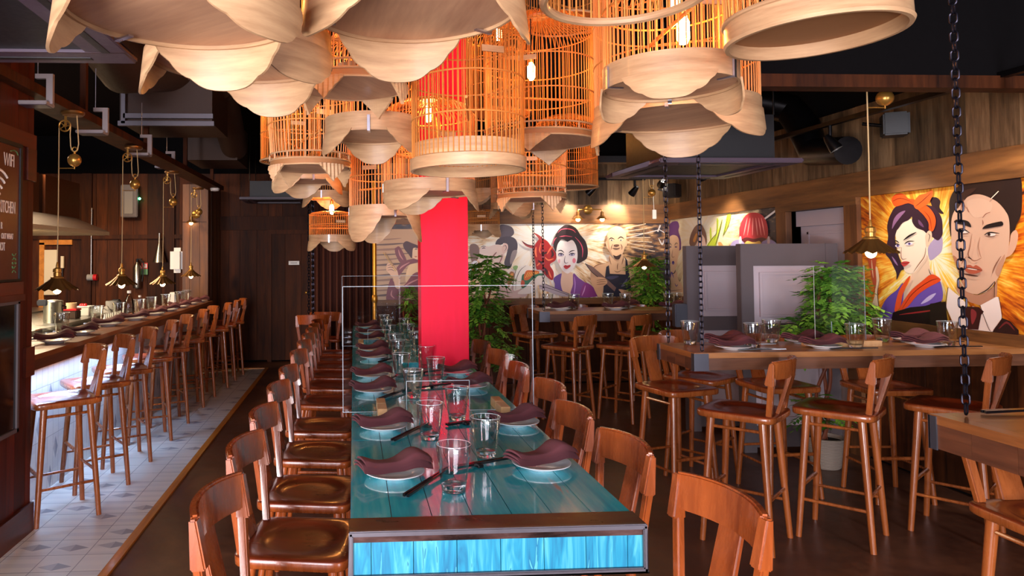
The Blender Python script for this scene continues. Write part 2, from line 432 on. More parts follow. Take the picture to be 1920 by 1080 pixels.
def tile(name, iu, iv, su, sv, c_base, c_pat, c_line, grout, pat=.36):
    """su x sv tiles; some corners carry grey kite shapes, faint stripes; iu/iv pick object axes"""
    m, nt, b = newmat(name)
    tc = N(nt, 'ShaderNodeTexCoord'); sp = N(nt, 'ShaderNodeSeparateXYZ'); nt.links.new(tc.outputs['Object'], sp.inputs[0])
    u = MA(nt, 'DIVIDE', sp.outputs[iu], su); v = MA(nt, 'DIVIDE', sp.outputs[iv], sv)
    fu = MA(nt, 'FRACT', u); fv = MA(nt, 'FRACT', v)
    iu_ = MA(nt, 'FLOOR', u); iv_ = MA(nt, 'FLOOR', v)
    def rnd(a, bb, k):
        cb = N(nt, 'ShaderNodeCombineXYZ'); nt.links.new(a, cb.inputs[0]); nt.links.new(bb, cb.inputs[1]); cb.inputs[2].default_value = k
        w = N(nt, 'ShaderNodeTexWhiteNoise'); nt.links.new(cb.outputs[0], w.inputs['Vector']); return w.outputs['Value']
    r1 = rnd(iu_, iv_, 1.0); r2 = rnd(iu_, iv_, 7.0)
    # kite centred on the left edge of a tile
    cu = MA(nt, 'ABSOLUTE', MA(nt, 'SUBTRACT', fu, .5)); cv = MA(nt, 'ABSOLUTE', MA(nt, 'SUBTRACT', fv, MA(nt, 'MULTIPLY_ADD', r2, .6, .2)))
    d1 = MA(nt, 'ADD', MA(nt, 'MULTIPLY', cu, 1.0), MA(nt, 'MULTIPLY', cv, 1.9))
    k1 = MA(nt, 'MULTIPLY', MA(nt, 'LESS_THAN', d1, .42), MA(nt, 'LESS_THAN', r1, pat))
    half = MA(nt, 'MULTIPLY_ADD', MA(nt, 'GREATER_THAN', fu, .5), .35, .55)
    k1 = MA(nt, 'MULTIPLY', k1, half)
    st = MA(nt, 'MULTIPLY', MA(nt, 'GREATER_THAN', MA(nt, 'FRACT', MA(nt, 'ADD', MA(nt, 'MULTIPLY', fv, 2.0), r2)), .52), MA(nt, 'MULTIPLY', r2, .45))
    col = MIX(nt, st, c_base, c_line); col = MIX(nt, k1, col, c_pat)
    g = MA(nt, 'MAXIMUM', MA(nt, 'LESS_THAN', fu, grout / su), MA(nt, 'LESS_THAN', fv, grout / sv))
    col = MIX(nt, MA(nt, 'MULTIPLY', g, .75), col, C(80, 80, 92))
    nt.links.new(col, b.inputs['Base Color']); b.inputs['Roughness'].default_value = .28
    return m
M['floortile'] = tile('pale_patterned_floor_tile', 0, 1, .195, .195, C(232, 231, 224), C(148, 150, 158), C(200, 202, 204), .004, .4)
M['bartile'] = tile('pale_patterned_bar_tile', 1, 2, .085, .34, C(214, 214, 212), C(120, 126, 142), C(190, 192, 200), .0025, .34)
def redp():
    m, nt, b = newmat('scarlet_brushed_paint')
    n = NOISE(nt, OBJ(nt, (1, 1, .12)), 14, 5, .7)
    col = RAMP(nt, n, [(.3, C(220, 0, 44)), (.6, C(232, 0, 52)), (.8, C(238, 24, 70))])
    nt.links.new(col, b.inputs['Base Color']); b.inputs['Roughness'].default_value = .5; b.inputs['Specular IOR Level'].default_value = .2; return m
M['redpaint'] = redp()
def potm():
    m, nt, b = newmat('ribbed_clay_pot')
    w = N(nt, 'ShaderNodeTexWave', bands_direction='Z'); w.inputs['Scale'].default_value = 30; w.inputs['Distortion'].default_value = 2
    nt.links.new(OBJ(nt), w.inputs['Vector'])
    nt.links.new(RAMP(nt, w.outputs['Fac'], [(0, C(140, 122, 108)), (1, C(186, 168, 150))]), b.inputs['Base Color'])
    b.inputs['Roughness'].default_value = .7; BUMP(nt, w.outputs['Fac'], b, .4, .004); return m
M['pot'] = potm()
def leafm(name, c1, c2):
    m, nt, b = newmat(name)
    at = nt.nodes.new('ShaderNodeAttribute'); at.attribute_name = 'tint'
    nt.links.new(RAMP(nt, at.outputs['Fac'], [(0, c1), (1, c2)]), b.inputs['Base Color'])
    b.inputs['Roughness'].default_value = .45; return m
M['leaf'] = leafm('green_leaves', C(44, 100, 26), C(140, 196, 66))
# ------------------------------------------------------------------ room shell
XR, YB, YK = 3.80, 8.28, 10.45          # right wall, mural wall, far wall of the kitchen side
XL, ZC = -5.2, 3.3
mb = MB(); mb.box(XL, XR + .4, -3.3, YK + .2, -.08, 0); struct('floor', mb, M['concrete'])
mb = MB(); mb.box(-2.04, -1.212, -3.2, 9.72, 0, .004); o = struct('floor_tiling', mb, M['floortile'])
mb = MB(); mb.box(-1.212, -1.165, -3.2, 9.72, 0, .012); mb.box(-2.04, -1.165, 9.72, 9.76, 0, .012); struct('trim_1', mb, M['strip'])
mb = MB(); mb.box(XL, XR + .4, -3.3, YK + .2, ZC, ZC + .1); struct('ceiling', mb, M['ceil'])

def planks(mb, org, u, n, u0, u1, z0, z1, w=.15, dep=.018, jit=.007, rs=1):
    """vertical boards on a wall: org + u*s, facing n"""
    rnd = random.Random(rs); s = u0; org = Vector(org); u = Vector(u); n = Vector(n)
    while s < u1 - .01:
        ww = min(w * rnd.uniform(.75, 1.25), u1 - s); d = dep + rnd.uniform(0, jit)
        if u1 - s - ww < .04: ww = u1 - s
        c = org + u * (s + ww / 2) + n * (d / 2) + Vector((0, 0, (z0 + z1) / 2))
        mb.obox(c, u * (ww / 2 - .0018), n * (d / 2), (0, 0, (z1 - z0) / 2), 0, rnd.random()); s += ww
def rail(mb, org, u, n, u0, u1, z0, z1, dep=.04, t=.6, m=0):
    org = Vector(org); u = Vector(u); n = Vector(n)
    mb.obox(org + u * ((u0 + u1) / 2) + n * (dep / 2) + Vector((0, 0, (z0 + z1) / 2)), u * ((u1 - u0) / 2), n * (dep / 2), (0, 0, (z1 - z0) / 2), m, t)

# right wall (faces -x); opening for the doorway between Y 5.42 and 6.16
DY0, DY1, DZ = 5.21, 5.94, 1.88
mb = MB()
mb.box(XR + .02, XR + .14, -3.2, DY0, 0, ZC); mb.box(XR + .02, XR + .14, DY1, YK, 0, ZC); mb.box(XR + .02, XR + .14, DY0, DY1, DZ, ZC)
struct('wall_right', mb, M['ceil'])
uY, nX = (0, 1, 0), (-1, 0, 0)
mb = MB(); planks(mb, (XR + .02, 0, 0), uY, nX, -3.0, YB, 2.12, 2.62, .19, rs=3); struct('wall_right_cladding', mb, M['plank'])
mb = MB()
planks(mb, (XR + .02, 0, 0), uY, nX, -3.0, DY0 - .14, 0.02, .94, .17, rs=4); planks(mb, (XR + .02, 0, 0), uY, nX, DY1 + .14, YB, 0.02, .94, .17, rs=5)
struct('wall_right_panelling', mb, M['plankdark'])
mb = MB(); rail(mb, (XR + .02, 0, 0), uY, nX, -3.0, YB - .02, 1.935, 2.12, .05, .6); struct('trim_2', mb, M['beamY'])
mb = MB(); rail(mb, (XR + .02, 0, 0), uY, nX, -3.0, DY0 - .14, .94, 1.04, .06, .5); rail(mb, (XR + .02, 0, 0), uY, nX, DY1 + .14, YB - .02, .94, 1.04, .06, .5); struct('trim_3', mb, M['beamY'])
# doorway
mb = MB()
for y in (DY0 - .14, DY1): mb.box(XR - .035, XR + .14, y, y + .14, 0, DZ + .0)
struct('trim_4', mb, M['beamZ'])
mb = MB(); mb.box(XR - .04, XR + .14, DY0 - .14, DY1 + .14, DZ, 1.935); struct('trim_5', mb, M['beamY'])
d1 = MB(); d1.box(XR + .10, XR + .135, DY0 + .004, DY1 - .004, .01, DZ - .13)
d1 = struct('door_1', d1, M['lilac'])
q = MB()
for (a, b_) in ((.25, .85), (1.0, 1.70)):
    for (y0, y1) in ((DY0 + .1, DY1 - .1),):
        q.box(XR + .088, XR + .10, y0, y0 + .02, a, b_); q.box(XR + .088, XR + .10, y1 - .02, y1, a, b_)
        q.box(XR + .088, XR + .10, y0, y1, a, a + .02); q.box(XR + .088, XR + .10, y0, y1, b_ - .02, b_)
q.build('door_moulding', M['lilac'], d1)
mb = MB(); mb.box(XR + .06, XR + .14, DY0, DY1, DZ - .13, DZ); struct('trim_6', mb, M['lilac'])

# mural wall at the back (faces -y)
uX, nY = (1, 0, 0), (0, -1, 0)
mb = MB(); mb.box(.24, XR + .14, YB + .02, YB + .14, 0, ZC); struct('wall_back', mb, M['ceil'])
mb = MB(); planks(mb, (0, YB + .02, 0), uX, nY, .24, XR, 2.12, 2.62, .17, rs=6); struct('wall_back_cladding', mb, M['plank'])
mb = MB(); planks(mb, (0, YB + .02, 0), uX, nY, .24, XR, .02, .94, .15, rs=7); struct('wall_back_panelling', mb, M['plankdark'])
mb = MB(); rail(mb, (0, YB + .02, 0), uX, nY, .24, XR, 1.895, 2.12, .05, .65); struct('trim_7', mb, M['beamX'])
mb = MB(); rail(mb, (0, YB + .02, 0), uX, nY, .24, XR, .94, 1.01, .06, .2); struct('trim_8', mb, M['beamX'])
mb = MB(); mb.box(.24, .36, YB + .14, YK, 0, ZC); struct('wall_return', mb, M['black'])

# far wall on the kitchen side
mb = MB(); mb.box(XL, .36, YK, YK + .12, 0, ZC); struct('wall_far', mb, M['ceil'])
mb = MB(); planks(mb, (0, YK, 0), uX, nY, -5.1, .24, .02, 2.75, .2, rs=8); struct('wall_far_cladding', mb, M['plankdark'])
mb = MB(); rail(mb, (0, YK - .02, 0), uX, nY, -1.98, .2, 1.92, 2.12, .05, .3)
rail(mb, (0, YK - .02, 0), uX, nY, -5.1, -2.4, 1.80, 1.86, .04, .3)
for x in (-3.92, -2.74): rail(mb, (0, YK - .02, 0), uX, nY, x, x + .14, .02, 2.75, .045, .2)
struct('trim_9', mb, M['plankdark'])
mb = MB(); mb.box(XL - .1, XL, -3.3, YK, 0, ZC); struct('wall_left', mb, M['plankdark'])
# dark door in the far wall
dd = MB(); planks(dd, (0, YK - .04, 0), uX, nY, -1.20, -.62, .02, 1.86, .2, .012, .004, rs=9)
dd = struct('door_2', dd, M['plankdark'])
q = MB(); q.box(-1.26, -1.20, YK - .075, YK - .02, .0, 1.92); q.box(-.62, -.56, YK - .075, YK - .02, 0, 1.92); q.box(-1.20, -.62, YK - .075, YK - .02, 1.86, 1.92); q.build('door_frame', M['plankdark'], dd)
q = MB(); q.sphere((-.69, YK - .09, 1.0), .022, 8); q.cyl((-.69, YK - .09, 1.0), (-.69, YK - .05, 1.0), .01); q.build('door_knob', M['brass'], dd)
p0 = atY(541, 490, YK - .08); p1 = atY(561, 496, YK - .08)
sg = thing('door_sign', 'small white name plate on the dark door in the far corner', 'sign', ((p0.x + p1.x) / 2, YK - .062, (p0.z + p1.z) / 2))
w_ = (p1.x - p0.x) / 2
q = MB(); q.box(-w_, w_, -.006, 0, -.028, .028); q.build('plate', M['white'], sg)
q = MB()
for i in range(7): q.box(-w_ * .62 + i * w_ * .18, -w_ * .62 + i * w_ * .18 + w_ * .1, -.0075, -.0055, -.008, .008)
q.build('worn_lettering', M['taupe'], sg)

# front of the room, behind the camera: two wide windows
mb = MB()
W1 = (-4.4, -.36); W2 = (2.72, 3.7); WZ = (.06, 3.0)
mb.box(XL, W1[0], -3.3, -3.2, 0, ZC); mb.box(W1[1], W2[0], -3.3, -3.2, 0, ZC); mb.box(W2[1], XR + .14, -3.3, -3.2, 0, ZC)
for a, b_ in (W1, W2): mb.box(a, b_, -3.3, -3.2, 0, WZ[0]); mb.box(a, b_, -3.3, -3.2, WZ[1], ZC)
struct('wall_front', mb, M['plankdark'])
for i, (a, b_) in enumerate((W1, W2)):
    q = MB(); t = .05
    for x in (a, (a + b_) / 2 - t / 2, b_ - t): q.box(x, x + t, -3.29, -3.21, WZ[0], WZ[1])
    for z in (WZ[0], WZ[1] - t): q.box(a, b_, -3.285, -3.215, z, z + t)
    f = struct('window_%d' % (i + 1), q, M['black'])

# left wood clad pier with blackboard and screen
PX, PY = -1.80, 4.06
mb = MB(); mb.box(-2.32, PX - .02, 1.6, PY - .02, 0, 2.62)
planks(mb, (PX - .02, 0, 0), uY, (1, 0, 0), 1.6, PY, 0, 2.62, .11, .02, .004, rs=11)
planks(mb, (0, PY - .02, 0), uX, (0, 1, 0), -2.32, PX, 0, 2.62, .13, .02, .004, rs=12)
tag(struct('pier', mb, M['plankred']), 'dark red brown plank pier carrying the blackboard', 'pillar')
mb = MB()
mb.box(PX, PX + .022, 1.6, PY, 0, .16, 0, .1)
mb.box(PX, PX + .03, 1.6, 3.89, 1.315, 1.385, 0, .7); mb.box(PX, PX + .04, 1.6, 3.89, 1.285, 1.318, 0, .5)
mb.box(PX, PX + .016, 1.6, PY, 2.12, 2.20, 0, .4)
mb.box(PX, PX + .018, 3.955, PY, .86, 1.02, 0, .6); mb.box(PX, PX + .018, 3.955, PY, 1.94, 2.12, 0, .5)
struct('trim_10', mb, M['redbeamY'])
# sconce post at the end of the bar
SPY = 9.52
pa = atY(342, 500, SPY); pb = atY(390, 500, SPY)
mb = MB(); mb.box(pa.x + .02, pb.x - .02, SPY + .02, YK - .05, 0, 2.5)
planks(mb, (0, SPY + .02, 0), uX, nY, pa.x, pb.x, 0, 1.99, .11, .02, .004, rs=13); planks(mb, (0, SPY + .02, 0), uX, nY, pa.x, pb.x, 2.0, 2.5, .11, .02, .004, rs=14)
planks(mb, (pb.x - .02, 0, 0), uY, (1, 0, 0), SPY, YK - .05, 0, 2.5, .16, .02, .004, rs=15)
tag(struct('post', mb, M['beamZ']), 'wood clad post at the far end of the bar', 'pillar')
# scarlet pillar through the teal table
RP0, RP1, RPY0, RPY1 = atY(790, 600, 4.85).x, atY(879, 600, 4.85).x, 4.85, 5.08
mb = MB(); mb.box(RP0, RP1, RPY0, RPY1, 0, ZC)
tag(struct('pillar', mb, M['redpaint'], bevel=.004), 'bright scarlet pillar rising through the teal table', 'pillar')
# ceiling beam on the right
mb = MB(); mb.box(1.72, XR, 3.42, 3.52, 2.355, 2.42, 0, .2); struct('beam', mb, M['plankdark'])
mb = MB(); mb.box(1.72, XR, 3.44, 3.5, 2.42, 3.3, 0, .2); mb.box(1.0, XR, 4.55, 4.75, 2.7, 3.3, 0, .2); struct('beam_soffit', mb, M['ceil'])

# ------------------------------------------------------------------ teal communal table
TX0, TX1, TY0, TY1, TZ = atZ(654, 985, .745).x, atZ(1215, 985, .745).x, 1.965, 7.9, .745
tb = thing('communal_table', 'long turquoise stained timber table running down the middle of the room', 'table', (0, 0, 0))
mb = MB(); rnd = random.Random(3); nb = 7; bw = (TX1 - TX0 - .012) / nb; ys = TY0 + .105
for i in range(nb):
    x0 = TX0 + .006 + i * bw; x1 = x0 + bw
    spans = [(ys, TY1)]
    if x1 > RP0 - .006 and x0 < RP1 + .006: spans = [(ys, RPY0 - .006), (RPY1 + .006, TY1)]
    for a, b_ in spans:
        y = a; first = True
        while y < b_ - .01:
            L = rnd.uniform(1.1, 2.6) if not first else rnd.uniform(.4, 2.4); first = False
            y2 = b_ if b_ - y - L < .35 else y + L
            if x0 < RP0 - .006 < x1 and a > 5: pass
            mb.box(x0 + .0012, x1 - .0012, y + .0012, y2 - .0012, TZ - .035, TZ, 0, rnd.random()); y = y2
mb.build('tabletop', M['teal'], tb)
mb = MB(); mb.box(TX0, TX1, TY0 + .004, TY0 + .105, TZ - .03, TZ + .002); mb.build('end_strip', M['rust'], tb, bevel=.002)
zb = .615; t = .012
mb = MB()
mb.box(TX0, TX1, TY0 - .004, TY0 + .012, TZ - t, TZ + .003); mb.box(TX0, TX1, TY0 - .004, TY0 + .012, zb, zb + t)
mb.box(TX0, TX0 + t, TY0 - .004, TY0 + .012, zb, TZ); mb.box(TX1 - t, TX1, TY0 - .004, TY0 + .012, zb, TZ)
mb.build('end_frame', M['steelframe'], tb, bevel=.003)
mb = MB(); xs = [atZ(u, 985, .745).x for u in (656, 695, 773, 854, 936, 1018, 1098, 1178, 1213)]
for i in range(8): mb.box(xs[i] + .001, xs[i + 1] - .001, TY0 + .008, TY0 + .03, zb + .002, TZ - t + .002, 0, rnd.random())
mb.build('end_panel', M['tealend'], tb)
for x in (TX0 + .004, TX1 - .026):
    mb = MB(); mb.box(x, x + .022, TY0 + .03, TY1, zb, TZ - .036, 0, .4); mb.build('side_rail', M['teal'], tb)
for y in (2.5, 4.2, 6.3, 7.7):
    for x in (TX0 + .26, TX1 - .42):
        if y == 6.3 and x > .4: pass
        mb = MB(); mb.box(x, x + .06, y, y + .06, 0, TZ - .036); mb.build('leg', M['blackmetal'], tb)

# ------------------------------------------------------------------ chairs and stools
def sweep(mb, pts, th, hs, m=0, t=.5):
    """ribbon of rectangular section: thickness th across the path (horizontal), hs=(zlo,zhi) per point"""
    k = len(pts); vs = []
    for i in range(k):
        p = Vector(pts[i]); d = Vector(pts[min(i + 1, k - 1)]) - Vector(pts[max(i - 1, 0)]); d.z = 0; d.normalize()
        nrm = Vector((-d.y, d.x, 0)); lo, hi, lean = hs(i / (k - 1))
        for (s, z) in ((-1, lo), (1, lo), (1, hi), (-1, hi)):
            q = p + nrm * (s * th / 2); q.z = z; q.y -= lean * (z - lo); vs.append(q)
    fs = [(0, 1, 2, 3), tuple((k - 1) * 4 + j for j in (3, 2, 1, 0))]
    for i in range(k - 1):
        for j in range(4):
            j2 = (j + 1) % 4; fs.append((i * 4 + j, (i + 1) * 4 + j, (i + 1) * 4 + j2, i * 4 + j2))
    mb.add(vs, fs, m, t)
def seat_mesh(w, d, z, th, dish=.016):
    mb = MB(); n = 56; rings = [.12, .3, .48, .62, .72, .78, .84, .92, .975, 1.0]
    def out(a):
        c, s = math.cos(a), math.sin(a); p = 2 / 7.5
        x = w / 2 * abs(c) ** p * (1 if c >= 0 else -1); y = d / 2 * abs(s) ** p * (1 if s >= 0 else -1)
        return x * (1 + .05 * (y / d)), y
    vs = [(0, 0, z - dish)]; fs = []
    def zz(f):
        if f < .62: return z - dish * (1 - .25 * (f / .62) ** 2)
        if f < .80: k = (f - .62) / .18; return z - dish * .75 * (1 - k * k * (3 - 2 * k))
        return z if f < .97 else (z - .002 if f < 1 else z - .007)
    for f in rings:
        for j in range(n):
            x, y = out(2 * PI * j / n)
            # the hollow is round, the edge is squarish
            a = 2 * PI * j / n; k = min(1, max(0, (f - .6) / .4)); cx, cy = math.cos(a) * w * .49 * f, math.sin(a) * d * .49 * f
            if f < .82: k2 = 0 if f <= .8 else 0; x, y = cx, cy
            else: x, y = x * f, y * f
            vs.append((x, y, zz(f)))
    m0 = 1 + len(rings) * n
    for zz2, sc in ((z - th * .5, 1.004), (z - th + .006, 1.0), (z - th, .975)):
        for j in range(n):
            x, y = out(2 * PI * j / n); vs.append((x * sc, y * sc, zz2))
    for j in range(n): fs.append((0, 1 + j, 1 + (j + 1) % n))
    tot = len(rings) + 3
    for i in range(tot - 1):
        for j in range(n):
            j2 = (j + 1) % n; fs.append((1 + i * n + j, 1 + (i + 1) * n + j, 1 + (i + 1) * n + j2, 1 + i * n + j2))
    fs.append(tuple(1 + (tot - 1) * n + j for j in reversed(range(n))))
    mb.add(vs, fs, 0, .5, True)
    for q in range(n * len(rings), len(mb.m)): mb.m[q] = 1
    return mb
def back_parts(t, w, seat_z, zr0, zr1, yb, lean, wood_m):
    """top rail, splat and two posts; the sitter faces +y"""
    half = w / 2
    pts = []
    for i in range(17):
        u = -1 + i / 8; pts.append((u * half, yb - .055 * (1 - u * u) + .02 , 0))
    mb = MB(); sweep(mb, pts, .024, lambda f: (zr0 + .012 * (abs(2 * f - 1) < .9), zr1 - .006 * abs(2 * f - 1) ** 3, lean))
    mb.build('top_rail', wood_m, t, bevel=.006, seg=2, sharp=60)
    mb = MB(); yr = yb - .03
    mb.bar((0, yb + .022, seat_z - .004), (0, yr - .012, zr0 + .03), w * .27, .018, w * .25, .016, (1, 0, 0)); mb.build('splat', wood_m, t, bevel=.004)
    for s in (-1, 1):
        mb = MB()
        mb.bar((s * half * .80, yb + .035, seat_z - .004), (s * half * .965, yb + .012, zr0 + .004), .032, .026, .034, .026, (1, 0, 0))
        mb.bar((s * half * .965, yb + .020, zr0 - .018), (s * half * .995, yb + .018 - lean * (zr1 - zr0), zr1 - .012), .042, .046, .036, .022, (1, 0, 0))
        mb.build('post', wood_m, t, bevel=.005)
def make_chair():
    t = thing('dining_chair', None, 'chair')
    seat_mesh(.41, .42, .455, .042).build('seat', [M['chairseat_shaded'], M['chair']], t, sharp=50)
    back_parts(t, .40, .455, .680, .812, -.215, .10, M['chair'])
    for sx in (-1, 1):
        for sy in (-1, 1):
            mb = MB(); mb.cyl((sx * .145, sy * .145, .425), (sx * .175, sy * (.175 if sy > 0 else .20), 0), .019, .013, 12); mb.build('leg', M['chair'], t)
    for sx in (-1, 1):
        mb = MB(); mb.cyl((sx * .163, -.17, .2), (sx * .163, .163, .2), .009, .009, 8); mb.build('stretcher', M['chair'], t)
    return t
CH = Proto(make_chair)
LY = [2.12, 2.70, 3.26, 3.90, 4.50, 5.28, 5.92, 6.45, 6.97, 7.43, 7.93]
for i, y in enumerate(LY):
    a = -90 - [9, 9, 8, 8, 7, 10, 8, 8, 9, 8, 10][i]
    CH.put('chestnut dining chair, bar side of the turquoise table, %s from its near end' % ORD[i], (-.20 if i else -.195, y, 0), R(a), 'dining chairs along the turquoise table')
RY = [2.02, 2.63, 3.20, 3.83, 4.52, 5.15, 5.75]
for i, y in enumerate(RY):
    a = 90 + [8, 6, 5, 7, 8, 8, 8][i]
    CH.put('chestnut dining chair, mural side of the turquoise table, %s from its near end' % ORD[i], ([.865, .815, .795, .865, .84, .85, .84][i], y, 0), R(a), 'dining chairs along the turquoise table')
for i, (u, y) in enumerate(((588, 8.95), (612, 9.42))):
    p = atY(u, 600, y)
    CH.put(['chestnut chair by the far curtain, the one nearer the dark door', 'chestnut chair by the far curtain, the one nearer the turquoise table'][i], (p.x, y - .05, 0), R(3 - 6 * i), 'chairs at the far curtain')
def make_stool():
    t = thing('bar_stool', None, 'stool')
    seat_mesh(.375, .385, .69, .038).build('seat', [M['chairseat_shaded'], M['stoolwood']], t, sharp=50)
    back_parts(t, .345, .69, .865, .975, -.195, .13, M['stoolwood'])
    tp, bt = .125, .168
    def leg_at(sx, sy, z): k = (.66 - z) / .66; return (sx * (tp + (bt - tp) * k), sy * (tp + (bt - tp) * k), z)
    for sx in (-1, 1):
        for sy in (-1, 1):
            mb = MB(); mb.cyl(leg_at(sx, sy, .662), leg_at(sx, sy, 0), .0205, .0145, 14); mb.build('leg', M['stoolwood'], t)
    for sx in (-1, 1):
        for z in (.60, .20):
            mb = MB(); mb.cyl(leg_at(sx, -1, z), leg_at(sx, 1, z), .0085, .0085, 8); mb.build('side_rung', M['stoolwood'], t)
    mb = MB(); mb.cyl(leg_at(-1, -1, .26), leg_at(1, -1, .26), .0085, .0085, 8); mb.build('rear_rung', M['stoolwood'], t)
    mb = MB(); mb.cyl(leg_at(-1, 1, .27), leg_at(1, 1, .27), .011, .011, 8); mb.build('footrest', M['stoolwood'], t)
    return t
ST = Proto(make_stool)
bs = [(184.5, 966, 126), (235, 910, 125), (267, 867, 120), (321, 827, 113), (348, 795, 117), (381, 765, 112), (399, 745, 116), (427, 728, 108), (441, 714, 104), (456, 703, 110)]
for i, (u, v, a) in enumerate(bs):
    b_ = atZ(u, v, 0); rz = R(a)
    # foot B is the rear foot on the stool's -x side
    lx, ly = (-.168, -.168)
    c = Vector((b_.x - (lx * math.cos(rz) - ly * math.sin(rz)), b_.y - (lx * math.sin(rz) + ly * math.cos(rz)), .004))
    c.x = max(c.x, -1.735)
    ST.put('chestnut bar stool at the tiled bar counter, %s from the plank pier' % ORD[i], c, rz, 'bar stools along the tiled bar')
def mid(a, b): p, q = atZ(*a, 0), atZ(*b, 0); return (p.x + q.x) / 2, (p.y + q.y) / 2
S2 = mid((1534, 975), (1631, 1037)); _q = atZ(1440, 1043, 0); _r = atZ(1631, 1037, 0); S1 = (S2[0] + _q.x - _r.x, S2[1] + _q.y - _r.y + .0)
_q = atZ(1707, 994, 0); _r = atZ(1493, 1002, 0); S3 = (S2[0] + _q.x - _r.x, S2[1] + _q.y - _r.y)
print('STOOLS', S1, S2, S3)
for (x, y, a, l) in ((*S1, 44, 'chestnut stool, near side of the hanging oak table, at its free corner'),
                     (*S2, 43, 'chestnut stool, middle of the near side of the hanging oak table'),
                     (*S3, 38, 'chestnut stool, near side of the hanging oak table, beside the mural wall'),
                     (2.02, 4.36, 196, 'chestnut stool, far side of the hanging oak table, at its free end'),
                     (2.36, 4.72, 215, 'chestnut stool pulled back behind the free end of the oak table'),
                     (2.70, 4.40, 183, 'chestnut stool, far side of the hanging oak table, before the lilac divider'),
                     (3.32, 4.27, 176, 'chestnut stool, far side of the hanging oak table, before the potted plant'),
                     (1.98, 6.46, 42, 'chestnut bar stool on the near side of the mural table, further from the dividers'),
                     (2.50, 6.46, 42, 'chestnut bar stool on the near side of the mural table, nearer the dividers'),
                     (1.93, 7.47, 200, 'chestnut bar stool behind the mural table, further from the dividers'),
                     (2.46, 7.47, 196, 'chestnut bar stool behind the mural table, middle of its far side'),
                     (3.05, 7.40, 186, 'chestnut bar stool behind the mural table, beside the hanging plant'),
                     (2.26, 2.16, 180, 'chestnut bar stool under the near corner table cut by the picture edge')):
    ST.put(l, (x, y, 0), R(a), 'bar stools at the hanging tables', .955 if y < 2.5 else None)
# ------------------------------------------------------------------ hanging oak tables
def oak_table(label, x0, x1, y0, y1, z, th, nboards, seed, br):
    t = thing('hanging_table', label, 'table', (0, 0, 0), 0, None)
    rnd = random.Random(seed); mb = MB(); e = .004
    bw = (y1 - y0) / nboards
    for i in range(nboards):
        mb.box(x0 + .05, x1, y0 + i * bw + .001, y0 + (i + 1) * bw - .001, z - .03, z, 0, rnd.random())
    mb.build('tabletop', M['oakX'], t)
    mb = MB(); mb.box(x0, x0 + .049, y0, y1, z - .03, z, 0, .4); mb.build('breadboard_end', M['oakY'], t)
    mb = MB(); mb.box(x0 + .02, x1, y0 + .002, y0 + .04, z - th, z - .031, 0, rnd.random()); mb.build('front_rail', M['oakface'], t)
    mb = MB(); mb.box(x0 + .02, x1, y1 - .04, y1 - .002, z - th, z - .031, 0, rnd.random()); mb.build('rear_rail', M['oakface'], t)
    mb = MB()
    for i in range(4): mb.box(x0 + .002, x0 + .02, y0 + .002 + (y1 - y0 - .004) / 4 * i, y0 + (y1 - y0 - .004) / 4 * (i + 1), z - th, z - .031, 0, rnd.random())
    mb.build('end_rail', M['oakfaceY'], t)
    mb = MB()
    for y, s in ((y0, -1), (y1, 1)):
        a, b_ = (y - .003, y + .004) if s < 0 else (y - .004, y + .003)
        mb2 = MB(); mb2.box(x0 - .003, x0 + br, a, b_, z - th - .004, z - .004); mb2.box(x0 - .003, x0 + .002, min(y, y - s * .03), max(y, y - s * .03), z - th - .004, z - .004)
        mb2.build('corner_bracket', M['castiron'], t)
    return t
TZ2 = .97
a = atZ(1308, 662, TZ2); b_ = atZ(1230, 643, TZ2)
T2 = (min(a.x, b_.x) + .01, 3.78, a.y, b_.y)
oak_table('long oak high table hung on chains in front of the grey dividers', T2[0], T2[1], T2[2], T2[3], TZ2, .095, 4, 5, .08)
a = atZ(1742, 775, TZ2)
T3 = (a.x, 3.78, a.y - .62, a.y)
oak_table('oak high table cut by the right picture edge with one thick chain', T3[0], T3[1], T3[2], T3[3], TZ2, .11, 5, 6, .05)
a = atZ(1012, 584, TZ2)
T4 = (a.x, 3.78, a.y, a.y + .5)
oak_table('oak high table along the mural at the back', T4[0], T4[1], T4[2], T4[3], TZ2, .10, 4, 7, .1)

def link_mesh(L, W, r):
    pts = []; h = L / 2 - W / 2
    for i in range(9): a = PI * i / 8; pts.append(((W / 2 - r) * math.cos(a), 0, h + (W / 2 - r) * math.sin(a)))
    for i in range(9): a = PI + PI * i / 8; pts.append(((W / 2 - r) * math.cos(a), 0, -h + (W / 2 - r) * math.sin(a)))
    mb = MB(); mb.tube(pts, r, 6, True); return mb
def chain(label, x, y, z0, z1, L=.044, W=.027, r=.0031, m='chainmetal', group=None, rz=.3):
    t = thing('chain', label, 'chain', (x, y, z0), rz, group)
    pitch = L - 4 * r; n = min(98, int((z1 - z0) / pitch)); me = None
    for i in range(n):
        if me is None: o = link_mesh(L, W, r).build('link', M[m], t); me = o.data
        else:
            o = bpy.data.objects.new('link', me); COL.objects.link(o); o.parent = t
        o.location = (0, 0, L / 2 + i * pitch); o.rotation_euler = (0, 0, PI / 2 * (i % 2))
    return t
G = 'chains carrying the hanging tables'
chain('thick dark chain holding the near corner table at the right', T3[0] + .085, T3[3] - .05, TZ2 + .002, ZC, group=G, rz=.5)
chain('dark chain at the front corner of the oak table before the dividers', T2[0] + .06, T2[2] + .03, TZ2 + .002, ZC, group=G, rz=.4)
chain('dark chain at the rear corner of the oak table before the dividers', T2[0] + .05, T2[3] - .04, TZ2 + .002, ZC, group=G, rz=.7)
chain('thin chain at the front corner of the table along the mural', T4[0] + .05, T4[2] + .04, TZ2 + .002, ZC, group=G, rz=.2)
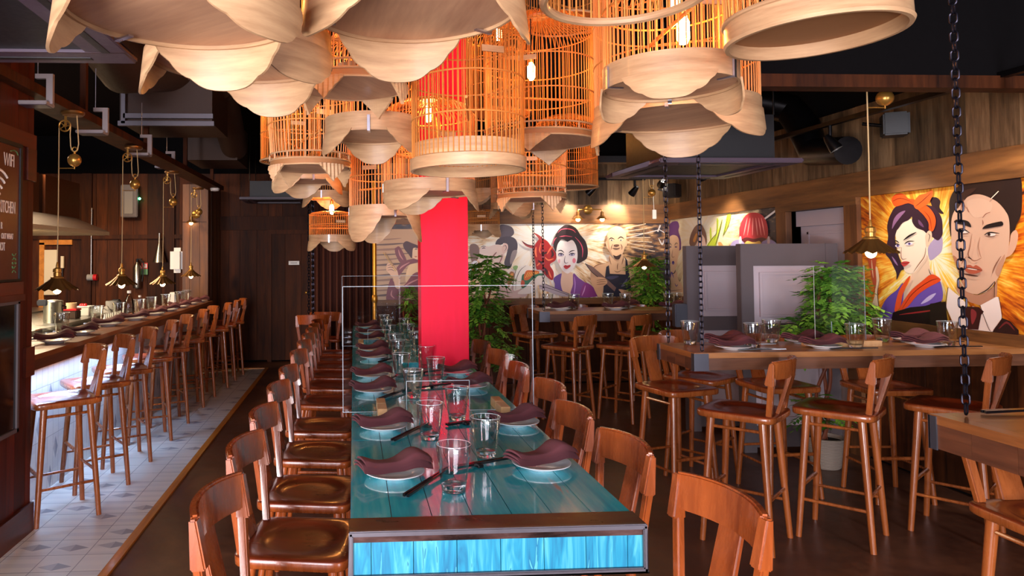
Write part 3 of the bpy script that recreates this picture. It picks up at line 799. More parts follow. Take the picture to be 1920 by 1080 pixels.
chain('thin chain at the rear corner of the table along the mural', atY(997, 500, T4[3] - .05).x + .02, T4[3] - .05, TZ2 + .002, ZC, group=G, rz=.6)
p = atY(579, 500, 8.9)
chain('chain hanging beside the far curtain, left of the pair', p.x, 8.9, .5, 2.35, L=.06, W=.038, r=.0055, group='chains by the far curtain')
chain('chain hanging beside the far curtain, right of the pair', p.x + .05, 8.92, .5, 2.35, L=.06, W=.038, r=.0055, group='chains by the far curtain', rz=1.0)

# ------------------------------------------------------------------ bird cage lights
def foot_panel(Rr, depth, half, m):
    """curved wooden apron hanging below the band, ogee lower edge, centred on +x"""
    mb = MB(); n = 36; th = .006
    prof = [(0, 1), (.15, .99), (.27, .955), (.37, .89), (.44, .81), (.48, .74), (.56, .70), (.65, .62), (.72, .51), (.77, .40), (.81, .34), (.88, .27), (.95, .14), (1, 0)]
    def f(t):
        t = abs(t)
        for (a, b_), (c, d) in zip(prof, prof[1:]):
            if t <= c: return b_ + (d - b_) * (t - a) / (c - a)
        return 0
    vs = []; fs = []; K = 5
    for i in range(n + 1):
        t = -1 + 2 * i / n; a = t * half; d = depth * f(t)
        for j in range(K):
            k = j / (K - 1); z = -d * k + .004; flare = Rr + .012 * k * d / max(depth, 1e-6)
            vs.append((flare * math.cos(a), flare * math.sin(a), z)); vs.append(((flare - th) * math.cos(a), (flare - th) * math.sin(a), z))
    w = 2 * K
    for i in range(n):
        for j in range(K - 1):
            p = i * w + 2 * j; q = p + w
            fs.append((p, q, q + 2, p + 2)); fs.append((p + 1, p + 3, q + 3, q + 1))
        p = i * w + 2 * (K - 1); q = p + w; fs.append((p, q, q + 1, p + 1))
    mb.add(vs, fs, 0, .5, True); return mb
def fan_foot(Rr, depth, half):
    mb = MB(); n = 14; vs = []; fs = []; th = .008
    for i in range(n + 1):
        t = -1 + 2 * i / n; a = t * half; d = depth * (1 - abs(t) ** .9) + .006; o = .006 * (i % 2)
        for rr, z in ((Rr + o, .004), (Rr + .004 + o, -d), (Rr - th + .004, -d), (Rr - th, .004)): vs.append((rr * math.cos(a), rr * math.sin(a), z))
    for i in range(n):
        for j in range(4): fs.append((i * 4 + j, (i + 1) * 4 + j, (i + 1) * 4 + (j + 1) % 4, i * 4 + (j + 1) % 4))
    mb.add(vs, fs); return mb
CAGES = 'bird cage lights over the turquoise table'
def cage(label, u, v, w, D, style, rot=0, H=.45, dome=.1, band=.06, depth=None, nb=None, taper=0, tilt=(0, 0)):
    Y = D * F / w; p = atY(u, v, Y); Rr = D / 2
    t = thing('bird_cage', label, 'bird cage', p, R(rot), CAGES)
    t.rotation_euler = (tilt[0], tilt[1], R(rot))
    nb = nb or int(2 * PI * Rr / .021)
    z0 = band
    if style == 'scallop':
        depth = depth or .112 * D / .5
        mb = MB(); mb.lathe([(1e-4, .002), (Rr - .008, .002), (Rr - .008, .012), (1e-4, .012)], 56); mb.build('base_board', M['bambooboard'], t)
        mb = MB(); mb.lathe([(Rr - .007, -.006), (Rr, -.006), (Rr, band), (Rr - .007, band), (Rr - .007, -.006)], 64); mb.build('base_band', M['bamboo'], t)
        for k in range(3):
            o = foot_panel(Rr + .005, depth, R(40), 0).build('foot_panel', M['bamboo'], t, rz=R(120 * k))
        for k in range(3):
            a = R(120 * k + 60); mb = MB(); c, s = math.cos(a), math.sin(a)
            mb.obox(((Rr + .004) * c, (Rr + .004) * s, .022), (.003 * c, .003 * s, 0), (-.006 * s, .006 * c, 0), (0, 0, .034)); mb.obox(((Rr - .02) * c, (Rr - .02) * s, -.009), (.026 * c, .026 * s, 0), (-.006 * s, .006 * c, 0), (0, 0, .002))
            mb.build('clip', M['clip'], t)
    elif style == 'band':
        mb = MB(); mb.lathe([(1e-4, .034), (Rr - .014, .034), (Rr - .014, .040), (1e-4, .040)], 56); mb.build('base_board', M['weave'], t)
        mb = MB(); mb.lathe([(Rr - .010, 0), (Rr, 0), (Rr + .004, .008), (Rr + .001, .014), (Rr, band), (Rr - .007, band), (Rr - .010, 0)], 64); mb.build('base_band', M['bamboo'], t)
        mb = MB(); mb.ring((0, 0, band), Rr + .001, .006, 64, 8); mb.build('hoop', M['bamboo'], t)
    elif style == 'tray':
        mb = MB(); mb.lathe([(1e-4, .03), (Rr - .012, .03), (Rr - .012, .036), (1e-4, .036)], 56); mb.build('base_board', M['bambooboard'], t)
        mb = MB(); mb.lathe([(Rr - .008, -.045), (Rr + .004, -.045), (Rr + .006, .0), (Rr - .002, .004), (Rr - .008, -.045)], 64); mb.build('base_band', M['bamboo'], t)
        mb = MB(); mb.lathe([(Rr - .012, .004), (Rr - .006, .004), (Rr - .006, band), (Rr - .012, band), (Rr - .012, .004)], 64); mb.build('slatted_band', M['bamboo'], t)
        z0 = .0
    elif style == 'fan':
        depth = depth or .075
        mb = MB(); mb.lathe([(1e-4, -.002), (Rr - .012, -.002), (Rr - .012, .008), (1e-4, .008)], 56); mb.build('base_board', M['bambooboard'], t)
        mb = MB(); mb.lathe([(Rr - .008, 0), (Rr - .001, 0), (Rr - .001, .028), (Rr - .008, .028), (Rr - .008, 0)], 64)
        mb.build('woven_band', M['weave'], t)
        for z in (0, .03, .062):
            mb = MB(); mb.ring((0, 0, z), Rr, .0045, 64, 6); mb.build('hoop', M['bamboo'], t)
        mb = MB()
        for k in range(14): a = 2 * PI * k / 14; mb.cyl((Rr * math.cos(a), Rr * math.sin(a), .03), (Rr * math.cos(a), Rr * math.sin(a), .062), .004, .004, 6)
        mb.build('gallery_posts', M['bamboo'], t)
        for k in range(4): fan_foot(Rr + .004, depth, R(20)).build('foot_panel', M['bamboo'], t, rz=R(90 * k))
        z0 = .062
    else:
        mb = MB(); mb.ring((0, 0, 0), Rr, .006 if style == 'ring' else .011, 64, 8); mb.build('base_band', M['bamboo'], t); z0 = 0
        if style == 'ring':
            mb = MB(); mb.lathe([(1e-4, .01), (Rr - .01, .01), (Rr - .01, .014), (1e-4, .014)], 48); mb.build('base_board', M['weave'], t)
    rb = Rr - .004; r = .0023
    rt = rb * (1 + taper)
    mb = MB()
    for k in range(nb):
        a = 2 * PI * k / nb; c, s = math.cos(a), math.sin(a)
        pts = [(rb * c, rb * s, z0), (rt * c, rt * s, H)] + [(rt * math.cos(PI / 2 * q) * c, rt * math.cos(PI / 2 * q) * s, H + dome * math.sin(PI / 2 * q)) for q in (.3, .6, .85, .97)]
        mb.tube(pts, r, 4, False, False)
    mb.build('bars', M['cane'], t)
    nh = max(2, int((H - z0) / .13)); rnd = random.Random(int(u))
    for k in range(1, nh + 1):
        z = z0 + (H - z0) * k / nh; rr = rb + (rt - rb) * k / nh
        mb = MB(); mb.ring((0, 0, z), rr + .002, .0034, 56, 6); mb.build('hoop', M['cane'], t)
    a = R(rnd.uniform(0, 360)); c, s = math.cos(a), math.sin(a); zz = z0 + (H - z0) * .33
    mb = MB(); mb.cyl((-rb * c, -rb * s, zz), (rb * c, rb * s, zz), .006, .006, 8); mb.build('perch', M['cane'], t)
    a2 = R(-95 - rot + rnd.uniform(-30, 30)); mb = MB(); c, s = math.cos(a2), math.sin(a2)
    mb.obox(((rb + .004) * c, (rb + .004) * s, z0 + (H - z0) * .62), (.003 * c, .003 * s, 0), (-.045 * s, .045 * c, 0), (0, 0, .012)); mb.build('door_plate', M['bamboo'], t)
    mb = MB(); mb.lathe([(1e-4, H + dome + .012), (rt * .2, H + dome), (rt * .2, H + dome - .012), (1e-4, H + dome - .012)], 24); mb.build('crown_cap', M['bamboo'], t)
    zt = ZC - p.z
    for (ox, oy, orad, oz) in PLACED:
        if oz > p.z + H and math.hypot(ox - p.x, oy - p.y) < orad + .02: zt = min(zt, oz - p.z + .002)
    mb = MB(); mb.tube([(0, 0, H + dome + .01), (0, 0, zt)], .0025, 5); mb.build('hanging_wire', M['blackmetal'], t)
    return t
cg = [
 ('large scalloped bird cage overhanging the top left of the table, nearest the bar side', 345, 25, 430, .45, 'scallop', dict(rot=320, H=.5)),
 ('large scalloped bird cage at the top centre, its flat wooden underside facing the camera', 775, 16, 408, .50, 'scallop', dict(rot=95, H=.5)),
 ('scalloped bird cage tucked behind the nearest top left one', 452, 112, 338, .50, 'scallop', dict(rot=75, H=.5)),
 ('bird cage with dark woven rim and small fan feet behind the two largest cages', 663, 166, 198, .40, 'fan', dict(rot=60, H=.42)),
 ('tapering bird cage with carved rim and fan feet left of the slatted tray cage', 582, 316, 150, .40, 'fan', dict(rot=35, H=.36, dome=.06, taper=.10)),
 ('plain slim bird cage half hidden at the left edge of the cluster', 545, 303, 112, .40, 'ring', dict(H=.36)),
 ('scalloped bird cage with wide pale band left of the slatted tray cage', 697, 256, 176, .42, 'scallop', dict(rot=205, H=.40, dome=.08, band=.075, depth=.10)),
 ('round bird cage with slatted tray base hanging lowest in the middle of the cluster', 877, 300, 214, .45, 'tray', dict(H=.62)),
 ('tall bird cage with half round feet hanging low over the left of the table', 720, 406, 132, .42, 'scallop', dict(rot=225, H=.40, dome=.05, depth=.16)),
 ('scalloped bird cage hanging directly before the scarlet pillar', 805, 363, 174, .48, 'scallop', dict(rot=225, H=.40, dome=.1, depth=.10)),
 ('small carved bird cage with pointed feet right of the scarlet pillar', 997, 374, 128, .42, 'fan', dict(rot=20, H=.33, dome=.04, taper=.05)),
 ('wide bird cage with brick patterned rim and glowing bulb right of the tray cage', 1012, 268, 208, .55, 'fan', dict(rot=65, H=.55)),
 ('plain cylindrical bird cage far behind the brick rimmed one', 1062, 352, 118, .55, 'ring', dict(H=.55)),
 ('scalloped bird cage with a bare bulb at the right of the cluster', 1255, 163, 248, .40, 'scallop', dict(rot=125, H=.42, band=.065, depth=.085)),
 ('broad scalloped bird cage behind and below the bare bulb one', 1265, 222, 300, .62, 'scallop', dict(rot=300, H=.55, band=.05, depth=.12)),
 ('round bird cage with deep plain rim at the top right corner of the cluster', 1527, 72, 318, .40, 'band', dict(H=.45, band=.06, tilt=(0, -.04))),
 ('bird cage showing only its lower hoop at the top edge above the bulb', 1170, -8, 305, .36, 'hoop', dict(H=.4)),
 ('bird cage high up between the two right hand bulbs', 1055, 45, 150, .42, 'ring', dict(H=.3)),
 ('bird cage high up behind the scarlet pillar top', 935, 215, 125, .42, 'ring', dict(H=.5)),
 ('small scalloped bird cage far back beneath the carved left cage', 612, 372, 85, .42, 'scallop', dict(rot=200, H=.35)),
 ('lowest small bird cage far back at the left, near the curtain', 622, 453, 85, .42, 'scallop', dict(rot=85, H=.25, dome=.03)),
 ('small scalloped bird cage far back just right of the scarlet pillar', 915, 366, 75, .42, 'scallop', dict(rot=230, H=.4)),
 ('lowest small bird cage far back right of the scarlet pillar', 905, 432, 65, .38, 'scallop', dict(rot=75, H=.2, dome=.03)),
 ('shallow scalloped bird cage under the plain slim one at the left', 575, 340, 125, .42, 'scallop', dict(rot=225, H=.1, dome=.03)),
 ('dim scalloped bird cage far back under the carved right cage', 960, 392, 80, .42, 'scallop', dict(rot=40, H=.35)),
]
PLACED = []
for l, u, v, w, D, st, kw in cg:
    q = atY(u, v, D * F / w); PLACED.append((q.x, q.y, D / 2, q.z))
CG = [cage(l, u, v, w, D, st, **kw) for l, u, v, w, D, st, kw in cg]
def make_bulb():
    t = thing('filament_bulb', None, 'light bulb', group='bulbs glowing inside the bird cages')
    mb = MB(); mb.lathe([(1e-4, -.05), (.012, -.046), (.019, -.03), (.019, .02), (.012, .035), (.011, .045)], 12); mb.build('bulb_glass', M['bulb'], t)
    mb = MB(); mb.lathe([(.013, .04), (.015, .045), (.015, .075), (.006, .085), (1e-4, .087)], 12); mb.build('socket', M['brass'], t)
    mb = MB(); mb.cyl((0, 0, .085), (0, 0, .9), .003, .003, 6); mb.build('cord', M['black'], t)
    return t
BU = Proto(make_bulb)
for l, u, v, Y in (('glowing bulb in the bare bulb cage at the right', 1281, 55, 2.13), ('glowing bulb in the brick rimmed cage', 996, 133, 3.49),
                   ('glowing bulb seen through the tray cage, before the scarlet pillar', 803, 213, 3.77),
                   ('bulb inside the wide pale banded cage', 692, 122, 3.15), ('bulb inside the high cage behind the pillar top', 935, 62, 4.43),
                   ('bulb inside the broad scalloped right cage', 1265, -4, 2.68), ('bulb inside the small carved cage right of the pillar', 997, 262, 4.33),
                   ('bulb inside the tall half round footed cage', 728, 270, 4.2), ('bulb in the lowest far back cage at the left', 622, 392, 6.5),
                   ('bulb inside the second scalloped top left cage', 470, -30, 2.13), ('bulb inside the plain slim left cage', 545, 196, 4.7),
                   ('bulb inside the plain cylindrical far cage', 1062, 262, 6.15)):
    p = atY(u, v, Y); BU.put(l, p)

# ------------------------------------------------------------------ pulley pendants
def make_pendant():
    t = thing('pulley_pendant', None, 'pendant lamp')
    zc = 1.07
    mb = MB(); n = 64; K = 5; vs = []; fs = []
    for j in range(n):
        a = 2 * PI * j / n
        for k in range(K):
            q = k / (K - 1); r = .034 + (.122 - .034) * q; z = .072 * (1 - q) ** 1.15
            w = .006 * q * math.cos(a * 16); vs.append(((r) * math.cos(a), r * math.sin(a), z + w))
    for j in range(n):
        for k in range(K - 1): fs.append((j * K + k, j * K + k + 1, ((j + 1) % n) * K + k + 1, ((j + 1) % n) * K + k))
    mb.add(vs, fs, 0, .5, True); mb.build('shade', M['brassdark'], t, sharp=80)
    mb = MB(); mb.lathe([(.036, .068), (.038, .076), (.022, .084), (.022, .104), (.026, .108), (.024, .128), (.010, .136), (.006, .165), (.0045, .17)], 20); mb.build('socket', M['brass'], t)
    mb = MB(); mb.sphere((0, 0, .002), .026, 8, sz=1.15); mb.build('bulb', M['pbulb'], t)
    mb = MB(); mb.lathe([(1e-4, zc + .03), (.07, zc + .03), (.07, zc + .018), (.06, zc + .008), (1e-4, zc + .008)], 24, (.085, 0, 0)); mb.build('canopy', M['brassdark'], t)
    mb = MB(); px_, pz_ = .037, zc - .055
    mb.tube([(px_ + .034 * math.cos(a), 0, pz_ + .034 * math.sin(a)) for a in [2 * PI * i / 24 for i in range(24)]], .005, 6, True)
    for i in range(5): a = 2 * PI * i / 5; mb.cyl((px_, 0, pz_), (px_ + .034 * math.cos(a), 0, pz_ + .034 * math.sin(a)), .003, .003, 5)
    mb.cyl((px_, -.008, pz_), (px_, .008, pz_), .008); mb.obox((px_ + .002, .007, pz_ + .03), (.007, 0, 0), (0, .002, 0), (0, 0, .035)); mb.build('pulley_wheel', M['brass'], t)
    cx_, cz_ = .098, .80
    L = [(0, 0, .165)] + [(.003, 0, z) for z in (.5, .8, pz_)] + [(px_ + .036 * math.cos(a), 0, pz_ + .036 * math.sin(a)) for a in [PI - PI * i / 8 for i in range(1, 9)]]
    L += [(cx_ - .028, 0, cz_ + .16), (cx_ - .024, 0, cz_ + .09), (cx_ - .018, 0, cz_ + .065), (cx_, 0, cz_ + .052), (cx_ + .018, 0, cz_ + .065), (cx_ + .024, 0, cz_ + .1), (cx_ + .018, 0, cz_ + .2), (cx_ + .012, 0, zc + .01)]
    mb = MB(); mb.tube(L, .0035, 6); mb.build('cord', M['cord'], t)
    mb = MB(); mb.sphere((cx_, 0, cz_), .041, 10); mb.cyl((cx_, 0, cz_ + .038), (cx_, 0, cz_ + .052), .007); mb.cyl((cx_, 0, cz_ - .055), (cx_, 0, cz_ - .038), .004)
    mb.tube([(cx_ + .015 * math.cos(a), 0, cz_ + .066 + .015 * math.sin(a)) for a in [2 * PI * i / 14 for i in range(14)]], .004, 6, True); mb.build('counterweight', M['brass'], t)
    mb = MB(); mb.cyl((0, 0, cz_ - .05), (cx_, 0, cz_ - .05), .003, .003, 6); mb.build('spreader_bar', M['brass'], t)
    return t
PE = Proto(make_pendant)
for l, u, v, Y, sc, rz in (('brass pulley pendant over the bar, nearest the plank pier', 107, 543, 4.45, 1, 0), ('brass pulley pendant over the bar, second from the plank pier', 228, 534, 5.7, 1, 0.1),
                   ('brass pulley pendant over the bar, third from the plank pier', 305, 532, 7.0, 1, 0), ('brass pulley pendant over the far end of the bar, before the sconce post', 358, 518, 8.25, .93, 0),
                   ('brass pulley pendant in front of the fiery mural at the right', 1633, 474, 3.75, 1.08, 0), ('brass pulley pendant over the table along the mural', 1208, 500, 7.45, 1, 0)):
    p = atY(u, v, Y); PE.put(l, p, rz, 'brass pulley pendants', sc)

# wall sconces
def make_sconce(arms):
    t = thing('wall_sconce', None, 'wall lamp')
    mb = MB(); mb.tube([(0, 0, 0), (0, -.015, 0), (0, -.03, 0)], [.055, .055, .035], 24); mb.build('back_plate', M['brass'], t)
    for s in arms:
        mb = MB(); mb.tube([(0, -.03, 0), (s * .05, -.06, 0), (s * .14, -.08, -.005), (s * .145, -.08, -.03)], .007, 8); mb.build('arm', M['brass'], t)
        mb = MB(); mb.lathe([(.012, -.03), (.02, -.035), (.02, -.075), (.03, -.08), (.07, -.115), (.068, -.116), (.028, -.084)], 24, (s * .145, -.08, 0)); mb.build('shade', M['brassdark'], t)
        mb = MB(); mb.sphere((s * .145, -.08, -.12), .026, 8); mb.build('bulb', M['pbulb'], t)
    return t
s1 = make_sconce((-1, 1)); p = atY(1103, 393, YB - .05); s1.location = (p.x, YB - .03, p.z); s1['label'] = 'two armed brass wall lamp above the geisha face on the mural wall'
s1['label'] = 'two armed brass wall lamp above the back mural'
s2 = make_sconce((-.35,)); p = atY(368, 402, SPY); s2.location = (p.x, SPY, p.z); s2['label'] = 'single brass wall lamp on the plank post at the bar end'
mb = MB(); mb.box(2.2, XR, 3.66, 3.84, 2.69, ZC); struct('beam_carrier', mb, M['ceil'])
mb = MB(); mb.box(1.5, XR, 7.38, 7.52, 2.51, 2.58); mb.box(1.5, 1.56, 7.38, 7.52, 2.58, ZC); struct('beam_rail', mb, M['black'])
# gantry over the bar
mb = MB(); mb.box(-1.93, -1.73, 3.2, 9.5, 2.415, 2.47, 0, .5)
for i in range(5): mb.box(-1.85, -1.81, 3.4 + i * 1.45, 3.44 + i * 1.45, 2.47, ZC)
tag(struct('gantry', mb, M['plankdark']), 'long dark ceiling rail carrying the bar pendants', 'ceiling rail')
# bracket arms and flood lamps on the gantry
def make_flood():
    t = thing('mounted_flood_lamp', None, 'flood lamp')
    mb = MB(); mb.box(-.16, .02, -.055, .055, -.02, 0); mb.build('lamp_body', M['greywhite'], t, bevel=.004)
    mb = MB(); mb.box(-.15, .01, -.048, .048, -.023, -.0195); mb.build('lamp_glass', M['acgrey'], t)
    mb = MB(); mb.box(.0, .035, -.012, .012, -.01, .14); mb.box(-.06, .035, -.012, .012, .13, .155); mb.build('bracket', M['greywhite'], t)
    mb = MB(); mb.cyl((-.05, 0, .15), (-.05, 0, .42), .003, .003, 6); mb.build('suspension_wire', M['clip'], t)
    return t
FL = Proto(make_flood)
for l, u, v, Y in (('white bracketed flood lamp hung beside the first bar pendant', 193, 246, 4.75), ('white bracketed flood lamp at the top of the plank pier', 88, 192, 3.92),
                   ('white bracketed flood lamp hung beside the second bar pendant', 277, 288, 5.85), ('white bracketed flood lamp hung beside the third bar pendant', 322, 312, 7.35)):
    p = atY(u, v, Y); FL.put(l, (p.x, p.y, p.z), 0, 'flood lamps along the bar rail', 1.0)
# ducts
t = thing('air_duct', 'large brown round duct feeding a square box at the upper left', 'air duct')
a = atY(232, 122, 5.5); b_ = atY(372, 170, 6.9)
mb = MB(); mb.tube([(a.x - .05, a.y - .7, a.z + .18), a, (b_.x, b_.y - .4, b_.z + .15), (b_.x + .25, b_.y - .1, b_.z + .12)], [.2, .22, .24, .24], 24); mb.build('round_duct', M['ducts'], t)
p0 = atY(228, 232, 6.2); p1 = atY(400, 170, 6.2)
mb = MB(); mb.box(p0.x, p1.x, 6.15, 6.9, p0.z, p1.z + .1); mb.build('duct_box', M['ducts'], t)
mb = MB()
for (u0, v0, u1, v1) in ((222, 236, 402, 228), (232, 222, 400, 214)):
    q0 = atY(u0, v0, 6.12); q1 = atY(u1, v1, 6.12); mb.box(q0.x, q1.x, 6.10, 6.14, q0.z, q1.z)
q0 = atY(228, 232, 6.12); q1 = atY(236, 172, 6.12); mb.box(q0.x, q1.x, 6.10, 6.14, q0.z, q1.z); mb.build('flange', M['steelframe'], t)
t = thing('air_duct', 'smaller dark duct box further back beside the plank wall', 'air duct')
p0 = atY(350, 300, 8.2); p1 = atY(445, 260, 8.2); mb = MB(); mb.box(p0.x, p1.x, 8.2, 9.0, p0.z, p1.z + .2); mb.build('duct_box', M['ducts'], t)
mb = MB(); mb.cyl((p1.x - .05, 8.3, p1.z - .1), (p1.x + .02, 7.0, p1.z + .3), .15, .17, 20); mb.build('round_duct', M['ducts'], t)
p = atY(440, 320, 9.9)
t = thing('hanging_air_duct', 'big black elbow duct in the upper right behind the beam', 'air duct')
L = [atY(1420, 190, 5.6), atX(1480, 205, 3.56), atX(1508, 240, 3.56), atX(1526, 285, 3.54), atX(1590, 282, 3.5)]
mb = MB(); mb.tube(L, [.11, .12, .12, .11, .10], 20); mb.build('elbow', M['blackmetal'], t)
# air conditioning cassettes
def cassette(label, x0, x1, y0, y1, z, top):
    t = thing('ceiling_cassette', label, 'air conditioner')
    w = .16; fx = .05
    mb = MB(); outer = [(x0, y0), (x1, y0), (x1, y1), (x0, y1)]; ix0, ix1, iy0, iy1 = x0 + w, x1 - w, y0 + w, y1 - w
    mb.box(x0, x1, y0, iy0, z, z + .03); mb.box(x0, x1, iy1, y1, z, z + .03); mb.box(x0, ix0, iy0, iy1, z, z + .03); mb.box(ix1, x1, iy0, iy1, z, z + .03)
    mb.build('fascia', M['acgrey'], t, bevel=.008)
    mb = MB(); mb.box(ix0, ix1, iy0, iy1, z + .012, z + .03); mb.build('intake_grille', M['black'], t)
    for (a, b_, c, d) in ((ix0, ix1, y0 + .06, y0 + .09), (ix0, ix1, y1 - .09, y1 - .06), (x0 + .06, x0 + .09, iy0, iy1), (x1 - .09, x1 - .06, iy0, iy1)):
        mb = MB(); mb.box(a, b_, c, d, z - .003, z + .002); mb.build('outlet_slot', M['black'], t)
    mb = MB(); mb.box(x0 + .12, x1 - .12, y0 + .12, y1 - .12, z + .03, top); mb.build('body', M['black'], t)
    for x in (x0 + .12, x1 - .12):
        for y in (y0 + .12, y1 - .12): mb = MB(); mb.cyl((x, y, top), (x, y, ZC), .006, .006, 6); mb.build('drop_rod', M['blackmetal'], t)
    return t
cassette('black ceiling air conditioner cassette at the top left corner', -1.88, -.89, 1.98, 2.95, 2.31, 2.6)
cassette('dark air conditioner cassette hung above the oak table before the dividers', 1.92, 2.86, 4.3, 5.26, 2.09, 2.42)
p = atY(520, 378, 9.6)
cassette('dark air conditioner cassette far back above the dark door', p.x - .45, p.x + .45, 9.2, 10.0, p.z, p.z + .25)
# track rail with spot lamps
t = thing('track_rail', 'black lighting track along the right hand plank wall', 'lighting track')
mb = MB(); mb.box(3.33, 3.37, 1.6, 7.95, 2.41, 2.44); mb.build('rail', M['blackmetal'], t)
mb = MB(); mb.box(2.2, 3.37, 7.93, 7.97, 2.38, 2.41); mb.build('rail', M['blackmetal'], t)
mb = MB()
for y in (2.5, 4.2, 6.0, 7.6):
    mb = MB(); mb.cyl((3.35, y, 2.44), (3.35, y, ZC), .006, .006, 6); mb.build('drop_rod', M['blackmetal'], t)
SPOTS = [(3.35, 4.75, 2.40, (3.78, 4.45, 1.45)), (3.35, 6.6, 2.40, (3.78, 6.9, 1.55)), (3.35, 7.45, 2.40, (3.6, 8.44, 2.0)), (3.25, 7.95, 2.37, (3.0, 8.44, 1.75)), (2.75, 7.95, 2.37, (2.2, 8.44, 1.7)), (3.35, 3.2, 2.40, (3.78, 3.9, 1.5))]
SL = ['black spot lamp on the track in front of the upper right plank wall', 'black spot lamp on the track beyond the hung air conditioner', 'black spot lamp beside the corner loudspeaker', 'black spot lamp on the back track, nearer the corner', 'black spot lamp on the back track, further from the corner', 'black spot lamp on the track above the suited man mural']
for (x, y, z, tg), l in zip(SPOTS, SL):
    t = thing('spot_lamp', l, 'spot lamp', (x, y, z), 0, 'track spot lamps')
    d = (Vector(tg) - Vector((x, y, z - .1))).normalized(); hd = Vector((0, 0, -.1))
    mb = MB(); mb.cyl((0, 0, .02), (0, 0, -.06), .014, .014, 10); mb.cyl((0, 0, -.05), hd, .006); mb.build('stem', M['blackmetal'], t)
    mb = MB(); mb.tube([hd - d * .05, hd - d * .02, hd + d * .05, hd + d * .07], [.02, .03, .042, .044], 18, False, False)
    mb.build('lamp_head', M['blackmetal'], t)
    mb = MB(); mb.tube([hd + d * .052, hd + d * .056], [.038, .038], 18); mb.build('lens', M['spotglow'], t)
for l, x, y, z, rz in (('black loudspeaker in the corner above the mural', 3.5, 7.55, 2.22, 40), ('black loudspeaker high on the right hand plank wall', 3.58, 4.45, 2.36, 60)):
    t = thing('mounted_loudspeaker', l, 'loudspeaker', (x, y, z), R(rz))
    mb = MB(); mb.box(-.08, .08, -.07, .07, -.075, .075); mb.build('cabinet', M['speaker'], t, bevel=.01)
    mb = MB(); mb.box(-.072, .072, -.076, -.068, -.067, .067); mb.build('grille', M['black'], t)
    mb = MB(); mb.cyl((0, .06, 0), (.04, .17, .03), .012); mb.build('bracket', M['blackmetal'], t)
for (u, v, l) in ((1226, 402, 'small white box with a cable on the back beam'),):
    p = atY(u, v, YB - .03); t = thing('switch_box', l, 'switch box', (p.x, YB - .03, p.z))
    mb = MB(); mb.box(-.022, .022, -.025, 0, -.055, .055); mb.build('cover', M['white'], t, bevel=.004)
    mb = MB(); mb.tube([(0, -.005, .05), (-.005, -.004, .2), (0, -.004, .45)], .003, 6); mb.build('cable', M['white'], t)
p = atY(390, 353, 9.5)
t = thing('ceiling_detector', 'small white dome sensor at the far end of the bar rail', 'sensor', (-1.79, 9.2, 2.415))
mb = MB(); mb.lathe([(1e-4, -.045), (.05, -.035), (.06, -.015), (.06, 0), (1e-4, 0)], 20); mb.build('dome', M['white'], t)

# ------------------------------------------------------------------ tiled bar counter
t = thing('bar_counter', 'long bar with timber top and pale tiled front lit blue from beneath', 'bar counter')
BX, BZ = -1.83, .955
mb = MB(); rnd = random.Random(4)
for i in range(4):
    x0 = BX - .44 + i * .11; mb.box(x0 + .001, x0 + .109, PY + .012, 9.32, BZ - .03, BZ, 0, rnd.random())
mb.build('worktop', M['oakY'], t)
mb = MB(); mb.box(BX - .03, BX, PY + .012, 9.32, BZ - .088, BZ - .03, 0, .3); mb.build('front_edge', M['oakfaceY'], t)
mb = MB(); mb.box(BX - .06, BX - .032, 3.9, 9.3, BZ - .05, BZ - .034); mb.build('light_channel', M['clip'], t)
mb = MB(); mb.box(-2.14, -2.02, PY + .012, 9.3, 0, BZ - .032); mb.build('body', M['white'], t)
mb = MB(); mb.box(-2.02, -2.004, PY + .012, 9.3, 0.0, BZ - .034); mb.build('tiled_front', M['bartile'], t)

# ------------------------------------------------------------------ kitchen behind the bar
t = thing('kitchen_counter', 'stainless kitchen worktop behind the bar', 'kitchen counter')
KX0, KX1, KZ = -4.2, -2.8, .88
mb = MB(); mb.box(KX0, KX1, 4.6, 9.2, KZ - .04, KZ); mb.build('worktop', M['steel'], t, bevel=.004)
mb = MB(); mb.box(KX0 + .05, KX1 - .05, 4.7, 9.1, 0, KZ - .04); mb.build('cabinet', M['steel'], t)
mb = MB(); mb.box(KX0, KX0 + .5, 4.6, 9.2, KZ, KZ + .02); mb.build('back_ledge', M['steel'], t)
t = thing('prep_ledge', 'low steel prep ledge running behind the bar top', 'prep ledge')
mb = MB(); mb.box(-2.70, -2.30, 4.3, 9.0, .80, .84); mb.build('ledge_top', M['steel'], t, bevel=.004)
mb = MB(); mb.box(-2.68, -2.32, 4.4, 8.9, 0, .80); mb.build('ledge_base', M['steel'], t)
t = thing('extractor_hood', 'copper toned extractor hood with pale lit underside over the kitchen', 'extractor hood')
HX, HY0, HY1, HZ = -3.0, 5.2, 8.84, 1.80
mb = MB(); mb.box(-4.9, HX, HY0, HY1, HZ, HZ + .04); mb.build('lip', M['cream'], t)
mb = MB(); mb.box(-4.86, HX - .04, HY0 + .04, HY1 - .04, HZ - .004, HZ); mb.build('underside', M['cream'], t)
mb = MB(); vs = [(-4.9, HY0, HZ + .04), (HX, HY0, HZ + .04), (HX, HY1, HZ + .04), (-4.9, HY1, HZ + .04), (-4.9, HY0 + .3, HZ + .2), (HX - .3, HY0 + .3, HZ + .2), (HX - .3, HY1 - .3, HZ + .2), (-4.9, HY1 - .3, HZ + .2)]
mb.add(vs, [(0, 1, 5, 4), (1, 2, 6, 5), (2, 3, 7, 6), (3, 0, 4, 7)]); mb.build('canopy', M['ducts'], t)
for y in (5.6, 6.75, 7.75): 
    mb = MB(); mb.box(HX - .34, HX - .31, y, y + (.95 if y != 6.75 else .85), HZ + .2, HZ + .62); mb.build('side_panel', M['copper'], t)
